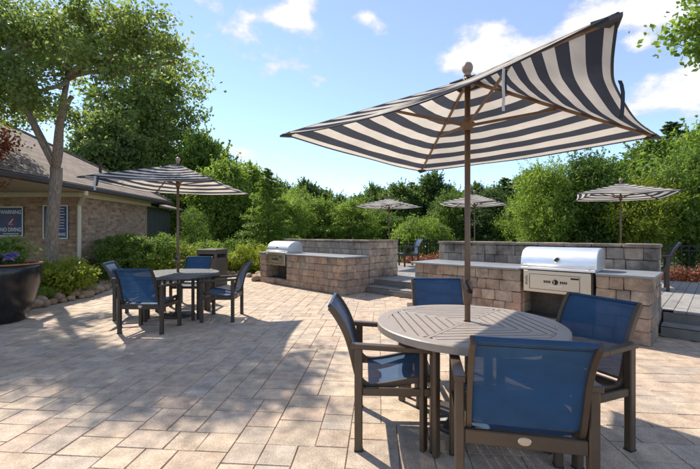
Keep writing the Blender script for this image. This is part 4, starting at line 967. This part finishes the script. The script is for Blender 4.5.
# ------------------------------------------------------------------ stones edging the bed, black planter
rr = random.Random(31)
def rock(seed):
    r = random.Random(seed); m = MB(); n, k = 9, 6; ph = [r.uniform(.78, 1.18) for _ in range(n*k)]
    prof = []
    for i in range(k):
        th = math.pi*i/(k-1)
        for j in range(n):
            a = 2*math.pi*j/n; q = ph[i*n+j] if 0 < i < k-1 else 1
            m.v.append((math.sin(th)*math.cos(a)*.5*q, math.sin(th)*math.sin(a)*.5*q, math.cos(th)*.5*(q*.5+.5)))
    for i in range(k-1):
        for j in range(n): m.f.append((i*n+j, i*n+n+j, i*n+n+(j+1) % n, i*n+(j+1) % n))
    return m.mesh('stone', M['rock'], True)
RK = [rock(k) for k in range(6)]
edge = BED[1:]; acc = 0
for i in range(len(edge)-1):
    p, q = Vector((*edge[i], 0)), Vector((*edge[i+1], 0)); L = (q-p).length; k = 0; d = (q-p)/L; nrm = Vector((-d.y, d.x, 0))
    x = rr.uniform(0, .1)
    while x < L:
        for row in range(3 if 2 <= i <= 6 else 2):
            if row and rr.random() < .2: continue
            w_ = rr.uniform(.12, .26); h_ = w_*rr.uniform(.6, .9); c = p+d*(x+rr.uniform(-.05, .05))+nrm*(.02+row*.15+rr.uniform(-.04, .04))
            o = link('stone', RK[rr.randrange(6)], None, (c.x, c.y, h_*.34+row*.05), rr.uniform(0, 6)); o.scale = (w_*1.25, w_, h_); o.rotation_euler = (rr.uniform(-.2, .2), rr.uniform(-.2, .2), rr.uniform(0, 6))
            tag(o, 'tan field stone in the border edging the shrub bed', 'stone', 'stones edging the shrub bed')
        x += rr.uniform(.17, .27)
pl = thing('planter', 'large glossy black planter with violet flowers', 'planter', (-5.62, 5.85, .002))
MB().lathe([(0, 0), (.36, 0), (.38, .02), (.44, .16), (.52, .38), (.575, .60), (.592, .76), (.588, .86), (.575, .895), (.565, .90), (.545, .90), (.54, .84), (.53, .80), (0, .80)], 56).build('pot', M['pot'], pl, True)
MB().lathe([(.535, .902), (.545, .92), (.575, .926), (.592, .92), (.595, .905), (.575, .899), (.545, .899), (.535, .902)], 56).build('rim', M['terra'], pl, True)
MB().lathe([(.0, .90), (.2, .895), (.4, .875), (.535, .86)], 40).build('soil', M['soil'], pl, True)
fl = [(-.2, .0, 1.0, .3, .28, .14), (.15, -.1, .98, .25, .22, .12), (.1, .2, 1.15, .22, .2, .22), (.36, -.05, .99, .14, .16, .09)]
P, O, C = blob_points(fl, 90, 22, .05, 55, .2); P[:, 2] = np.maximum(P[:, 2], .90)
link('foliage', leaves('foliage', P, .065, .032, M['leaf_mid'], .3, O, .3, 5), pl)
for k, bq in enumerate([(.42, -.2, 1.04, .09, .09, .05), (-.05, -.32, 1.03, .12, .08, .05), (.02, -.2, 1.04, .06, .06, .03), (-.3, -.2, 1.04, .12, .1, .05), (.25, -.36, 1.03, .09, .07, .05)]):
    P, O, C = blob_points([bq], 9, 16, .018, 56+k, .3); link('flower_cluster', leaves('flower_cluster', P, .045, .038, M['petal'], .3, None, 0, 6+k), pl)
tm = MB()
for k in range(14): a = k*.9; limb(tm, (math.cos(a)*.12, math.sin(a)*.12, .88), (math.cos(a)*rr.uniform(.15, .4), math.sin(a)*.25, rr.uniform(1.0, 1.35)), .006, .002, k, 5, .1, 5)
tm.build('stem', M['leaf_mid'], pl)
